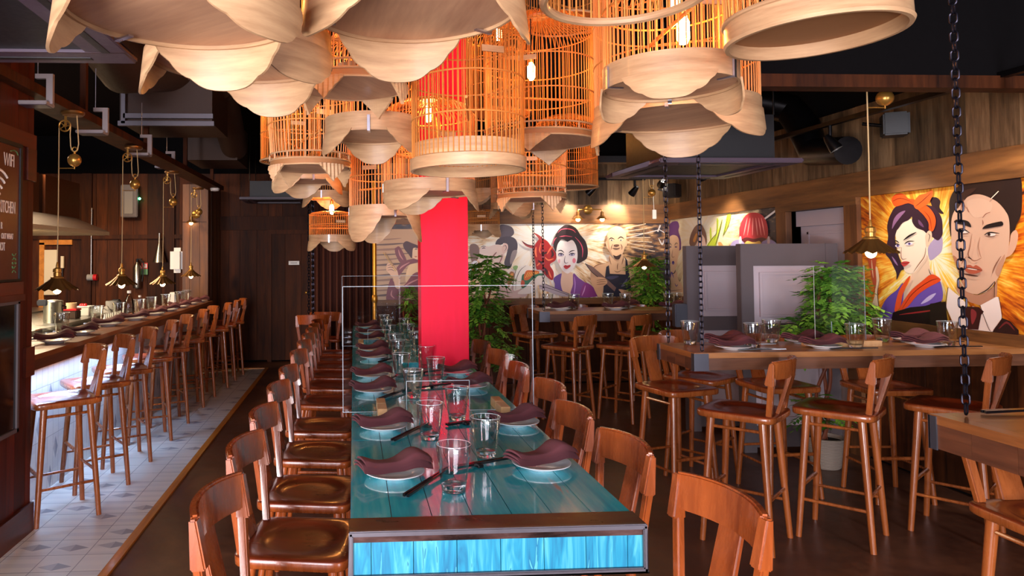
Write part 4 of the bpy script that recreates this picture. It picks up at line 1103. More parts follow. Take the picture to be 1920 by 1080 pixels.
mb = MB(); mb.box(-4.9, HX - .34, HY0 + .3, HY1 - .3, HZ + .2, HZ + .62); mb.build('hood_body', M['ducts'], t)
for (u, v) in ((80, 435), (97, 434)):
    p = atY(u, v, 7.0); mb = MB(); mb.lathe([(1e-4, 0), (.05, .0), (.05, .03), (1e-4, .03)], 16, (HX - .3 - (.2 if u < 90 else 0), 7.2, HZ - .034)); mb.build('hood_lamp', M['pbulb'], t)
def item(name, label, cat, loc, rz=0, group=None): return thing(name, label, cat, loc, rz, group)
def on(u, Y, z):
    X = -2.98 if abs(z - KZ) < .001 else -2.46
    return (X, min(9.05, atX(u, 560, X).y), z)
# stock pot
t = item('stock_pot', 'shiny steel stock pot on the kitchen worktop at the pier', 'pot', on(100, 6.2, KZ))
mb = MB(); mb.lathe([(1e-4, 0), (.085, 0), (.09, .01), (.09, .20), (.094, .205)], 28); mb.build('pot_body', M['steel'], t)
mb = MB(); mb.lathe([(.092, .205), (.092, .215), (.04, .225), (1e-4, .226)], 28); mb.build('lid', M['steel'], t)
mb = MB(); mb.tube([(.09, 0, .13), (.125, 0, .135), (.125, 0, .16), (.09, 0, .165)], .006, 6); mb.build('handle', M['blackmetal'], t)
mb = MB(); mb.box(-.12, -.02, -.10, -.06, .17, .23); mb.build('lid_latch', M['black'], t, bevel=.01)
t = item('food_box', 'clear food box with a red lid beside the stock pot', 'food box', on(134, 6.3, KZ))
mb = MB(); mb.box(-.075, .075, -.07, .07, 0, .085); mb.build('tub', M['ducts'], t, bevel=.008)
mb = MB(); mb.box(-.08, .08, -.075, .075, .085, .105); mb.build('lid', M['redplastic'], t, bevel=.006)
t = item('takeaway_tub', 'stack of pale takeaway tubs on the red lidded box', 'tubs', (*on(134, 6.3, KZ)[:2], KZ + .1055))
for k in range(3):
    mb = MB(); mb.lathe([(1e-4, k * .018), (.048, k * .018), (.055, k * .018 + .024), (.050, k * .018 + .024)], 20); mb.build('tub', M['cream'], t)
t = item('white_crate', 'white plastic container holding red chillies', 'container', on(160, 6.4, KZ))
mb = MB(); mb.bar((0, 0, 0), (0, 0, .10), .12, .12, .14, .14); mb.build('tub', M['white'], t, bevel=.006)
mb = MB(); mb.box(-.077, .077, -.077, .077, .095, .108); mb.build('rim', M['white'], t, bevel=.004)
mb = MB(); 
for k in range(7): mb.sphere((random.uniform(-.04, .04), random.uniform(-.04, .04), .115), .02, 5)
mb.build('chillies', M['redplastic'], t)
t = item('folded_cloth', 'crumpled grey cloths on the kitchen worktop', 'cloth', on(188, 6.6, KZ))
mb = MB(); vs = []; fs = []; nn = 15
for i in range(nn):
    for j in range(nn):
        x = (i / (nn - 1) - .5) * .30; y = (j / (nn - 1) - .5) * .22; e = 1 - max(abs(i / (nn - 1) - .5), abs(j / (nn - 1) - .5)) * 2
        vs.append((x, y, .002 + .075 * min(1, e * 2.2) * (.7 + .3 * math.sin(i * 1.3 + j * .8)) ))
for i in range(nn - 1):
    for j in range(nn - 1): fs.append((i * nn + j, (i + 1) * nn + j, (i + 1) * nn + j + 1, i * nn + j + 1))
mb.add(vs, fs, 0, .5, True); mb.build('cloth', M['towel'], t)
t = item('storage_jar', 'grey lidded jar beside the crumpled cloths', 'jar', on(210, 6.9, KZ))
mb = MB(); mb.lathe([(1e-4, 0), (.07, 0), (.075, .1), (.07, .11), (1e-4, .115)], 20); mb.build('jar', M['towel'], t)
t = item('black_caddy', 'black caddy next to the grey lidded jar', 'caddy', on(221, 7.0, KZ))
mb = MB(); mb.box(-.05, .05, -.05, .05, 0, .12); mb.build('caddy', M['black'], t, bevel=.015)
t = item('white_cup', 'small white cup at the end of the kitchen worktop', 'cup', on(228, 7.3, KZ))
mb = MB(); mb.lathe([(1e-4, 0), (.032, 0), (.042, .07), (.038, .07), (.03, .008)], 16); mb.build('cup', M['porcelain'], t)
t = item('steel_insert', 'round steel insert pot on the prep ledge', 'pot', on(84, 5.3, .84))
mb = MB(); mb.lathe([(1e-4, 0), (.05, 0), (.05, .075), (.054, .078), (.048, .078), (.046, .01)], 20); mb.build('pot_body', M['steel'], t)
t = item('pickle_tub', 'clear tub of pink pickles on the prep ledge', 'tub', on(96, 5.45, .84))
mb = MB(); mb.bar((0, 0, 0), (0, 0, .10), .17, .11, .19, .13); mb.build('tub', M['acrylic'], t)
mb = MB(); mb.box(-.08, .08, -.05, .05, .004, .05); mb.build('pickles', M['pinkfood'], t, bevel=.02)
for k in range(9):
    p = on(197 + k * 3.6, 6.1 + .04 * (k % 3), .84)
    t = item('sauce_pot', ['small white sauce pot in the cluster behind the bar top, %s from the pier' % ORD[k]][0], 'sauce pot', p, 0, 'sauce pots on the prep ledge')
    mb = MB(); mb.lathe([(1e-4, 0), (.025, 0), (.028, .06), (.012, .085), (.006, .12), (1e-4, .122)], 12); mb.build('pot', M['white'], t)
# wall things in the kitchen
def onwall(u, v, off=.045): p = atY(u, v, YK - off); return p
p = onwall(259, 512); t = item('fire_extinguisher', 'slim steel fire extinguisher hung on the far kitchen wall', 'fire extinguisher', (p.x, YK - .09, p.z - .22))
mb = MB(); mb.lathe([(1e-4, 0), (.055, .005), (.06, .03), (.06, .30), (.03, .36), (.02, .38)], 20); mb.build('cylinder', M['steel'], t)
mb = MB(); mb.cyl((0, 0, .38), (0, 0, .43), .018); mb.box(-.015, .06, -.01, .01, .41, .43); mb.build('valve', M['blackmetal'], t)
mb = MB(); mb.tube([(.03, -.02, .42), (.09, -.02, .38), (.09, -.02, .2), (.075, -.02, .1)], .01, 8); mb.build('hose', M['black'], t)
p = onwall(272, 504); t = item('fire_sign', 'small red and green safety sign beside the extinguisher', 'sign', (p.x, YK - .05, p.z))
mb = MB(); mb.box(-.04, .04, -.006, 0, 0, .085); mb.build('red_half', M['redsign'], t)
mb = MB(); mb.box(-.04, .04, -.006, 0, -.085, 0); mb.build('green_half', M['green'], t)
mb = MB(); mb.box(-.028, .028, -.008, -.0055, .015, .07); mb.build('pictogram', M['white'], t)
mb = MB(); mb.box(-.006, .006, -.0095, -.0075, .03, .06); mb.build('pictogram_mark', M['redsign'], t)
p = onwall(327, 488, .3); t = item('mounted_towel_dispenser', 'large white paper dispenser on the side of the sconce post', 'dispenser', (pa.x - .01, SPY + .22, p.z))
mb = MB(); mb.box(-.19, 0, -.12, .12, -.17, .17); mb.build('housing', M['white'], t, bevel=.05)
p = onwall(335, 555, .3); t = item('waste_bin', 'white swing bin below the paper dispenser', 'bin', (pa.x - .13, SPY + .05, 0))
mb = MB(); mb.bar((0, 0, 0), (0, 0, 1.06), .22, .26, .10, .16); mb.build('bin_body', M['white'], t, bevel=.02)
p = onwall(303, 470); t = item('wall_funnel', 'steel cone hung on the far kitchen wall', 'funnel', (p.x, YK - .16, p.z - .17))
mb = MB(); mb.lathe([(.10, 0), (.02, .28), (.018, .42), (.012, .42), (.015, .28), (.094, .002)], 20); mb.build('cone', M['steel'], t)
p = onwall(178, 520); t = item('isolator_switch', 'round red and yellow isolator switch on the dark kitchen post', 'switch', (p.x, YK - .07, p.z))
mb = MB(); mb.tube([(-.085, -.03, 0), (.0, -.03, 0)], .045, 16); mb.build('housing', M['towel'], t)
mb = MB(); mb.tube([(0, -.03, 0), (.05, -.03, 0)], .045, 16); mb.build('red_dial', M['redplastic'], t)
mb = MB(); mb.tube([(-.04, -.02, .04), (-.04, -.02, .6), (-.04, -.01, 1.0)], .01, 8); mb.build('conduit', M['steel'], t)
p = onwall(97, 505, .05); t = item('wall_board', 'pale board standing against the far kitchen wall', 'board', (p.x, YK - .07, 1.0))
mb = MB(); mb.box(-.09, .09, -.02, 0, 0, p.z + .28 - 1.0); mb.build('board', M['cream'], t)
p = onwall(119, 492, .05); t = item('hanging_brush', 'small pale brush hung on the far kitchen wall', 'brush', (p.x, YK - .07, p.z))
mb = MB(); mb.box(-.02, .02, -.03, 0, -.08, .09); mb.build('brush_head', M['cream'], t)
mb = MB(); mb.cyl((0, -.015, -.08), (0, -.015, -.3), .008); mb.build('handle', M['black'], t)
mb = MB(); p0 = onwall(79, 455, .06); mb.box(p0.x - .04, p0.x + .03, YK - .06, YK - .03, .05, p0.z); mb.box(p0.x - .04, p0.x + .42, YK - .06, YK - .03, p0.z - .03, p0.z + .04)
struct('door_3', mb, M['strip'])
p = onwall(243, 375, .12); t = item('fly_lamp', 'grey wall unit with a green indicator under the bar rail', 'wall unit', (p.x, YK - .05, p.z))
mb = MB(); mb.box(-.12, .12, -.1, 0, -.25, .22); mb.build('housing', M['taupe'], t, bevel=.01)
mb = MB(); mb.box(-.06, .06, -.11, -.1, -.2, .12); mb.build('tube_cover', M['towel'], t)
mb = MB(); mb.sphere((.14, -.06, .02), .018, 6); mb.build('indicator', M['ledgreen'], t)
for k, (u, l) in enumerate(((295, 'clear squash bottle on the bar top by the third pendant'), (306, 'small clear dressing bottle on the bar top beside the squash bottle'))):
    Y = 7.35; p = atY(u, 570, Y); t = item('clear_bottle', l, 'bottle', (BX - .40, Y - .2 + k * .35, BZ), 0, None)
    s = 1 if k == 0 else .72
    mb = MB(); mb.lathe([(1e-4, 0), (.045 * s, 0), (.048 * s, .1 * s), (.04 * s, .14 * s), (.016 * s, .19 * s), (.016 * s, .22 * s)], 18); mb.build('bottle', M['acrylic'], t)
    mb = MB(); mb.lathe([(.019 * s, .21 * s), (.019 * s, .235 * s), (1e-4, .236 * s)], 14); mb.build('cap', M['white'], t)

# ------------------------------------------------------------------ dividers, curtain, pole
def divider(label, x0, x1, y, h, post):
    t = thing('room_divider', label, 'room divider'); d = .07
    for (a, b_) in ((x0, x0 + post), (x1 - post, x1)):
        mb = MB(); mb.box(a, b_, y, y + d, 0, h); mb.build('stile', M['taupe'], t, bevel=.003)
    for (a, b_) in ((h - .17, h), (.86, .98), (0.04, .2)):
        mb = MB(); mb.box(x0 + post, x1 - post, y + .004, y + d - .004, a, b_); mb.build('cross_rail', M['taupe'], t)
    for (a, b_) in ((.98, h - .17), (.2, .86)):
        mb = MB(); mb.box(x0 + post, x1 - post, y + .02, y + d - .02, a, b_); pn = mb.build('panel', M['lilac'], t)
        mb = MB(); g = .05; xa, xb, za, zb_ = x0 + post + g, x1 - post - g, a + g, b_ - g; w = .018
        for yy in ((y + .002, y + .02), (y + d - .02, y + d - .002)):
            mb.box(xa, xb, yy[0], yy[1], za, za + w); mb.box(xa, xb, yy[0], yy[1], zb_ - w, zb_); mb.box(xa, xa + w, yy[0], yy[1], za + w, zb_ - w); mb.box(xb - w, xb, yy[0], yy[1], za + w, zb_ - w)
        mb.build('moulding', M['lilac'], pn)
    return t
xa = atY(1385, 500, 5.28).x; divider('grey framed lilac panel divider nearest the camera, against the right wall', xa, 3.74, 5.25, 1.592, .10)
xa = atY(1287, 500, 5.92).x; divider('second grey framed lilac panel divider, standing behind the first', xa, 3.74, 5.92, 1.588, .11)
p = atY(1283, 590, 6.0); t = thing('mounted_card_holder', 'small dark steel holder fixed to the edge of the rear divider', 'holder', (xa - .0, 5.96, p.z))
mb = MB(); mb.box(-.11, -.001, -.05, .02, -.1, .1); mb.build('holder', M['castiron'], t, bevel=.008)
t = thing('curtain', 'long brown curtain hanging left of the gilded pole at the back', 'curtain')
mb = MB(); x0, x1, yy = -.56, .235, 9.7; n = 90; vs = []; fs = []
for i in range(n + 1):
    x = x0 + (x1 - x0) * i / n; y = yy + .035 * math.sin(i * .62) + .012 * math.sin(i * .23)
    for z in (.05, 2.3): vs.append((x, y, z)); vs.append((x, y + .006, z))
for i in range(n):
    a = i * 4; b_ = a + 4; fs += [(a, b_, b_ + 2, a + 2), (a + 1, a + 3, b_ + 3, b_ + 1), (a + 2, b_ + 2, b_ + 3, a + 3), (a, a + 1, b_ + 1, b_)]
mb.add(vs, fs, 0, .5, True); mb.build('cloth', M['curtain'], t)
mb = MB(); mb.cyl((x0 - .05, yy, 2.31), (x1 + .0, yy, 2.31), .012); mb.build('curtain_rod', M['blackmetal'], t)
p = atY(702, 520, 8.2); t = thing('gilded_pole', 'gilded pole at the left edge of the back mural', 'pole', (p.x, 8.2, 0))
mb = MB(); mb.cyl((0, 0, 0), (0, 0, 2.4), .025, .025, 14); mb.build('pole_shaft', M['gold'], t)
mb = MB(); mb.lathe([(.026, .98), (.034, 1.0), (.034, 1.05), (.026, 1.07)], 14); mb.build('collar', M['gold'], t)

# ------------------------------------------------------------------ plants
def plant(label, loc, clumps, height, seed, pot=True, stems=3, leaf=.05, nleaf=60):
    t = thing('leafy_plant', label, 'plant', loc); rnd = random.Random(seed)
    if pot:
        mb = MB(); mb.lathe([(1e-4, 0), (.085, 0), (.095, .01), (.125, .2), (.13, .215), (.118, .215), (.112, .19)], 28); mb.build('pot', M['pot'], t)
        mb = MB(); mb.lathe([(1e-4, .192), (.113, .19)], 24); mb.build('soil', M['soil'], t)
    z0 = .19 if pot else 0
    for k in range(stems):
        a0 = 2 * PI * k / stems; pts = []
        for i in range(26):
            q = i / 25; a = a0 + q * 9; r = .035 * (1 + .4 * math.sin(q * 7 + k))
            pts.append((r * math.cos(a) + .03 * math.sin(q * 5 + seed), r * math.sin(a), z0 + (height - z0) * q))
        mb = MB(); mb.tube(pts, [.014 - .006 * i / 25 for i in range(26)], 7); mb.build('stem', M['twig'], t)
    for (cx, cy, cz, rx, rz_, dens) in clumps:
        mb = MB(); nl = int(nleaf * dens)
        for i in range(nl):
            # a sprig: several leaflets along a drooping twig
            th = rnd.uniform(0, 2 * PI); ph = math.acos(rnd.uniform(-1, 1)); rr = rnd.uniform(.25, 1) ** .5
            b0 = Vector((cx + rx * rr * math.sin(ph) * math.cos(th) * .8, cy + rx * rr * math.sin(ph) * math.sin(th) * .8, cz + rz_ * rr * math.cos(ph)))
            dr = Vector((math.cos(th), math.sin(th), rnd.uniform(-.7, .5))).normalized(); side = dr.cross(Vector((0, 0, 1))).normalized(); up = side.cross(dr)
            Ls = leaf * rnd.uniform(1.6, 2.6); tn = rnd.random()
            for s in range(6):
                f = (s + 1) / 6; base = b0 + dr * (Ls * f) - Vector((0, 0, .25 * Ls * f * f))
                for sd in ((-1, 1) if s < 5 else (0,)):
                    ld = (dr * .55 + side * sd * .8 + up * rnd.uniform(-.25, .15)).normalized() if sd else dr
                    l2 = leaf * rnd.uniform(.7, 1.1); wd = ld.cross(up).normalized() * l2 * .27
                    mb.add([base, base + ld * l2 * .45 + wd, base + ld * l2 - up * l2 * .15, base + ld * l2 * .45 - wd], [(0, 1, 2, 3)], 0, min(1, max(0, tn + rnd.uniform(-.25, .25))))
        mb.build('foliage', M['leaf'], t)
    return t
p = atZ(1580, 880, 0)
plant('leafy plant with twisted red stems in a ribbed pot before the nearer divider', (p.x - .08, p.y + .06, 0), [(.06, -.05, 1.33, .17, .12, 1.5), (.10, 0, 1.12, .22, .16, 1.9), (-.16, 0, .93, .15, .12, 1.2), (.10, 0, 1.0, .12, .12, .8), (-.02, 0, .42, .12, .1, .6)], 1.35, 5, leaf=.06)
p = atY(912, 690, 6.6)
plant('tall leafy plant climbing beside the scarlet pillar', (p.x, 6.6, 0), [(.02, 0, 1.37, .17, .14, 1.5), (-.02, 0, 1.12, .15, .17, 1.5), (.0, 0, .85, .15, .18, 1.1), (.12, 0, .62, .14, .14, .9)], 1.3, 8, leaf=.062)
p = atY(1222, 520, 7.9)
plant('leafy plant trailing in the corner beside the back mural', (p.x - .04, 7.88, 0), [(.0, 0, 1.42, .15, .1, .9), (-.02, 0, 1.22, .17, .17, 1.5), (.0, 0, 1.0, .15, .12, 1.0), (.02, 0, .6, .18, .2, 1.0)], 1.4, 11, leaf=.06)
p = atY(770, 560, 7.6)
plant('yellowish bushy plant left of the scarlet pillar before the mural', (atY(768, 560, 8.0).x, 8.03, 0), [(.0, 0, 1.02, .10, .18, 1.4), (.0, 0, .7, .1, .16, .8)], 1.0, 13, leaf=.036)

# ------------------------------------------------------------------ acrylic screens
def screen(label, x0, x1, y, z, h, cut, feet):
    t = thing('acrylic_screen', label, 'screen'); th = .006
    c0, c1, ch = cut
    mb = MB(); poly = [(x0, z + .004), (c0, z + .004), (c0, z + ch), (c1, z + ch), (c1, z + .004), (x1, z + .004), (x1, z + h), (x0, z + h)]
    n = len(poly); vs = [(a, y, b_) for a, b_ in poly] + [(a, y + th, b_) for a, b_ in poly]
    mb.add(vs, [tuple(range(n)), tuple(reversed(range(n, 2 * n)))], 0)
    mb.build('sheet', M['acrylic'], t)
    mb = MB()
    mb.add(vs, [(i, (i + 1) % n, n + (i + 1) % n, n + i) for i in range(n)], 0)
    e = .0016
    for (a, b_), (c, d) in zip(poly, poly[1:] + poly[:1]):
        mb.cyl((a, y + th / 2, b_), (c, y + th / 2, d), e, e, 6)
    mb.build('polished_edge', M['acryledge'], t)
    for x in feet:
        mb = MB(); mb.box(x - .022, x + .022, y - .13, y - .001, z, z + .045); mb.box(x - .022, x + .022, y + th + .001, y + .13, z, z + .045); mb.box(x - .022, x + .022, y - .001, y + th + .001, z, z + .003); mb.build('foot_block', M['blockwood'], t, bevel=.002)
    return t
Y = 3.46; f = lambda u, YY: atY(u, 700, YY).x
screen('clear acrylic screen standing across the turquoise table, nearest the camera', f(643, Y), f(1000, Y), Y, TZ + .0006, .615, (f(762, Y), f(880, Y), .15), (f(715, Y), f(937, Y)))
Y = 6.05
screen('second clear acrylic screen across the turquoise table, behind the scarlet pillar', f(642, Y), f(785, Y) + .2, Y, TZ + .0006, .60, (f(690, Y), f(730, Y), .14), (f(677, Y), f(785, Y) + .1))
t = thing('acrylic_screen', 'clear acrylic screen on the hanging oak table before the potted plant', 'screen'); 
sx = atY(1548, 600, T2[2] + .14); se = atY(1645, 600, T2[2] + .14); th = .006; zt = TZ2 + .47; ym = (T2[2] + T2[3]) / 2
def upright(name, pts, mat):
    pass
mb = MB(); xs0, xs1 = sx.x, se.x; c0 = xs0 + (xs1 - xs0) * .33; c1 = xs0 + (xs1 - xs0) * .68
poly = [(xs0, TZ2 + .004), (c0, TZ2 + .004), (c0, TZ2 + .14), (c1, TZ2 + .14), (c1, TZ2 + .004), (xs1, TZ2 + .004), (xs1, zt), (xs0, zt)]; n = len(poly)
vs = [(a, ym, b_) for a, b_ in poly] + [(a, ym + th, b_) for a, b_ in poly]
mb.add(vs, [tuple(range(n)), tuple(reversed(range(n, 2 * n)))]); mb.build('sheet', M['acrylic'], t)
mb = MB(); mb.add(vs, [(i, (i + 1) % n, n + (i + 1) % n, n + i) for i in range(n)]); mb.build('polished_edge', M['acryledge'], t)
mb = MB(); mb.box(xs0 - .06, xs0 + .18, ym + .008, ym + .045, TZ2, TZ2 + .035); mb.build('foot_block', M['blockwood'], t, bevel=.002)
for (a, b_) in ((xs0 + .0, xs0 + .15), (xs0 + .152, xs0 + .31)):
    mb = MB(); mb.box(a + .05, b_ + .05, ym - .06, ym - .002, TZ2, TZ2 + .032); mb.build('foot_block', M['blockwood'], t, bevel=.002)
# ------------------------------------------------------------------ tableware
def make_plate():
    t = thing('side_plate', None, 'plate')
    mb = MB(); mb.lathe([(1e-4, .0), (.055, 0), (.06, .006), (.098, .017), (.1045, .0195), (.105, .022), (.1, .0225), (.062, .012), (.055, .010), (1e-4, .0095)], 44); mb.build('plate', M['porcelain'], t); return t
def make_glass():
    t = thing('glass_tumbler', None, 'glass')
    mb = MB(); mb.lathe([(1e-4, 0), (.036, 0), (.039, .003), (.0575, .150), (.0570, .1525), (.0555, .150), (.0405, .030), (.036, .026), (1e-4, .024)], 36)
    mb.build('tumbler', M['tumbler'], t, sharp=60)
    mb = MB(); mb.lathe([(1e-4, .003), (.0335, .003), (.0362, .006), (.0385, .0245), (1e-4, .0225)], 28); mb.build('thick_base', M['glass'], t, sharp=60)
    mb = MB(); mb.ring((0, 0, .1515), .0564, .0008, 36, 5); mb.build('rim', M['acryledge'], t)  # pale opaque ring, the bright glint of the glass edge put in as colour
    return t
def make_napkin(seed):
    t = thing('folded_napkin', None, 'napkin'); rnd = random.Random(seed)
    L = .25; nx, ny = 22, 9
    def layer(z_off, w0, w1, sh, lift, lx):
        mb = MB(); vs = []; fs = []
        for side in (0, 1):
            for i in range(nx):
                q = i / (nx - 1); x = (q - .5) * L * lx + sh
                w = w0 + (w1 - w0) * q - .018 * math.exp(-((q - .42) / .16) ** 2)
                hump = .030 * math.exp(-((q - .78) / .2) ** 2) * lift + .016 * math.exp(-(q / .15) ** 2) * lift + .006
                for j in range(ny):
                    s = j / (ny - 1) * 2 - 1; y = s * w / 2
                    z = z_off + hump * (1 - .25 * s * s) - .003 * abs(s) ** 3 + .002 * math.sin(9 * q + 2 * s)
                    e = 1 - max(0, abs(s) - .8) / .2
                    vs.append((x + .012 * s * (q - .5), y, z + (.0075 * e if side else 0)))
        n1 = nx * ny
        for i in range(nx - 1):
            for j in range(ny - 1):
                a = i * ny + j; fs.append((a, a + 1, a + ny + 1, a + ny)); fs.append((n1 + a, n1 + a + ny, n1 + a + ny + 1, n1 + a + 1))
        for i in range(nx - 1):
            for a, b_ in ((i * ny, (i + 1) * ny), ((i + 1) * ny + ny - 1, i * ny + ny - 1)): fs.append((a, b_, n1 + b_, n1 + a))
        for j in range(ny - 1):
            a = j; fs.append((a + 1, a, n1 + a, n1 + a + 1)); a = (nx - 1) * ny + j; fs.append((a, a + 1, n1 + a + 1, n1 + a))
        mb.add(vs, fs, 0, .5, True); return mb
    for k, (z, w0, w1, sh, lf, lx) in enumerate(((.0, .10, .135, .0, .8, 1.0), (.009, .095, .13, -.004, 1.0, .985), (.018, .09, .125, .003, 1.15, .97))):
        layer(z, w0, w1, sh, lf, lx).build('fold', M['napkin'], t, sharp=70)
    return t
def make_sticks():
    t = thing('chopstick_pair', None, 'chopsticks')
    for y, a in ((-.0055, .0015), (.0055, -.0012)):
        mb = MB(); mb.bar((-.155, y - a, .0085), (.155, y + a * .3, .016), .0095, .0095, .006, .006, (0, 1, 0)); mb.build('chopstick', M['lacquerblack'], t, bevel=.001)
    return t
def make_rest():
    t = thing('chopstick_rest', None, 'chopstick rest')
    mb = MB(); mb.box(-.012, .012, -.026, .026, 0, .0125); mb.build('block', M['lacquerblack'], t, bevel=.003); return t
PL, GL, NA, NB, CS, CRS = Proto(make_plate), Proto(make_glass), Proto(lambda: make_napkin(1)), Proto(lambda: make_napkin(2)), Proto(make_sticks), Proto(make_rest)
def setting(where, x, y, z, ang, gx, gy, flip=False, s=1.0, sticks=True, gp=''):
    """x,y plate centre; ang napkin direction (deg); gx,gy glass"""
    PL.put('white side plate, ' + where, (x, y, z + .0006), R(ang), 'side plates ' + gp, s)
    NA.put('folded burgundy napkin, ' + where, (x, y, z + .024 * s), R(ang), 'napkins ' + gp, s)
    if gx is not None: GL.put('clear tumbler, ' + where, (gx, gy, z + .0006), R(ang * 3), 'tumblers ' + gp, s)
lys = [(740, 893), (719, 805), (700, 736), (697, 708)]
gpos_l = [(851, 921), (806, 824), (775, 746), (752, 708)]
yl = []
for i in range(9):
    if i < 4: p = atZ(*lys[i], TZ); g = atZ(*gpos_l[i], TZ)
    else: yy = [5.30, 5.72, 6.45, 7.02, 7.6][i - 4]; p = Vector((.15, yy, 0)); g = Vector((.32, yy - .12, 0))
    wh = 'bar side of the turquoise table, %s from its near end' % ORD[i]
    setting(wh, p.x, p.y, TZ, 14, g.x, g.y, gp='on the turquoise table')
    if i < 7:
        c = Vector((p.x + .115, p.y - .09, 0)) if i else (atZ(755, 936, TZ) + atZ(846, 884, TZ)) / 2
        d = math.degrees(math.atan2(.272, .18))
        CS.put('black chopsticks, ' + wh, (c.x, c.y, TZ + .0006), R(d), 'chopsticks on the turquoise table')
        CRS.put('black chopstick rest, ' + wh, (c.x + .075, c.y + .113, TZ), R(d), 'chopstick rests on the turquoise table')
rps = [(1015, 877), (967, 797), (880, 728), (858, 700)]
gpos_r = [(911, 857), (857, 788), (817, 718), (800, 690)]
for i in range(8):
    if i < 4: p = atZ(*rps[i], TZ); g = atZ(*gpos_r[i], TZ)
    else: yy = [5.42, 5.80, 6.5, 7.1][i - 4]; p = Vector((.66 if i else .6, yy, 0)); g = Vector((.50, yy - .08, 0))
    wh = 'mural side of the turquoise table, %s from its near end' % ORD[i]
    if i == 3: p.x -= .01; p.y = 4.55
    setting(wh, p.x, p.y, TZ, 20, g.x, g.y, gp='on the turquoise table')
    if i < 4:
        c = Vector((p.x - .17, p.y + .055, 0)); d = 22
        CS.put('black chopsticks, ' + wh, (c.x, c.y, TZ + .0006), R(d), 'chopsticks on the turquoise table')
        CRS.put('black chopstick rest, ' + wh, (c.x - .055, c.y - .0225, TZ), R(d), 'chopstick rests on the turquoise table')
# bar top settings
for i, (pu, pv, gu, gv) in enumerate(((102, 643, 73, 648), (150, 627, 133, 625), (203, 611, 193, 607), (253, 600, 236, 599), (292, 591, 281, 590), (322, 583.5, 307, 584), (353, 577, 334, 577), (377, 571, 361, 570), (396, 566.5, 374, 563))):
    p = atZ(pu, pv, BZ); g = atZ(gu, gv, BZ)
    px_ = min(BX - .115, max(BX - .34, p.x)); gx_ = max(BX - .40, min(g.x, px_ - .165)); py_ = p.y if i < 8 else 9.03; gy_ = g.y if i < 8 else py_ + .02
    wh = 'on the timber bar top, %s from the plank pier' % ORD[i]
    setting(wh, px_, py_, BZ, 18, gx_, gy_, gp='on the bar top')
    if i < 6: CS.put('black chopsticks, ' + wh, (px_ - .10, py_ + .17, BZ + .0006), R(8), 'chopsticks on the bar top')
# hanging oak table
for i, (pu, pv, gu, gv, ang) in enumerate(((1374, 655, 1413, 652, 5), (1543, 653, 1562, 646, 5), (1735, 650, 1760, 648, 8), (1345, 642, 1294, 646, 8), (1486, 640, 1452, 641, 8), (1700, 640, 1679, 641, 10))):
    p = atZ(pu, pv, TZ2); g = atZ(gu, gv, TZ2); p.y = min(max(p.y, T2[2] + .11), T2[3] - .11); g.y = min(max(g.y, T2[2] + .07), T2[3] - .07)
    side = 'near' if i < 3 else 'far'
    wh = '%s side of the hanging oak table, %s from its free corner' % (side, ORD[i % 3])
    if i == 1: g.y = T2[2] + .085; g.x = p.x + .165
    if (Vector((p.x, p.y)) - Vector((g.x, g.y))).length < .15: g.x = p.x + (.17 if gu > pu else -.17)
    setting(wh, p.x, p.y, TZ2, ang, g.x, g.y, s=.92, gp='on the hanging oak table')
    CS.put('black chopsticks, ' + wh, (p.x + .12, p.y - .085, TZ2 + .0006), R(-12), 'chopsticks on the hanging oak table', .8)
for i, (pu, gu) in enumerate(((1052, 1071), (1155, 1167), (1262, 1250))):
    p = atY(pu, 580, T4[2] + .13); g = atY(gu, 580, T4[2] + .24)
    setting('near side of the back mural table, %s from its free end' % ORD[i], p.x, p.y, TZ2, 10, g.x + .03, g.y, gp='on the table along the mural')
for i, (pu, gu) in enumerate(((1060, 1027), (1175, 1140), (1290, 1270))):
    p = atY(pu, 580, T4[3] - .12); g = atY(gu, 580, T4[3] - .17)
    setting('far side of the back mural table, %s from its free end' % ORD[i], p.x, p.y, TZ2, 10, g.x, g.y, gp='on the table along the mural')
p = atZ(1900, 776, TZ2)
CS.put('black chopsticks on the near corner table at the right picture edge', (p.x + .05, p.y - .0, TZ2 + .0006), R(0))

# ------------------------------------------------------------------ blackboard and screen on the pier
def text(parent, name, s, size, loc, rot, mat, align='RIGHT', ext=.0006, sx=.55):
    cu = bpy.data.curves.new('lettering', 'FONT'); cu.body = s; cu.size = size; cu.align_x = align; cu.extrude = ext
    o = bpy.data.objects.new('tmp', cu); COL.objects.link(o)
    dg = bpy.context.evaluated_depsgraph_get(); me = bpy.data.meshes.new_from_object(o.evaluated_get(dg)); me.name = name
    bpy.data.objects.remove(o); bpy.data.curves.remove(cu)
    me.materials.clear(); me.materials.append(mat)
    q = bpy.data.objects.new(name, me); COL.objects.link(q); q.parent = parent; q.location = loc; q.rotation_euler = rot; q.scale = (sx, 1, 1); return q
YE = atX(31, 400, PX).y; YT = atX(23, 297, PX).y
t = thing('blackboard', 'brown chalk board with WIFI and KITCHEN chalked on it, on the plank pier', 'blackboard', (PX, 0, 0))
mb = MB(); mb.box(0, .012, 2.75, YE, 1.40, 2.10); mb.build('board', M['board'], t)
mb = MB()
for (y0, y1, z0, z1) in ((2.72, YE + .022, 2.10, 2.122), (2.72, YE + .022, 1.388, 1.40), (YE, YE + .022, 1.40, 2.10)): mb.box(0, .02, y0, y1, z0, z1)
mb.build('frame', M['black'], t)
RT = (PI / 2, 0, PI / 2)
text(t, 'lettering', 'WIFI', .095, (.0125, YT, 1.99), RT, M['chalk'], sx=.6)
text(t, 'lettering', 'KITCHEN', .09, (.0125, YT + .015, 1.745), RT, M['chalk'], sx=.46)
text(t, 'lettering', 'R', .05, (.0125, YT - .12, 1.66), RT, M['chalk'])
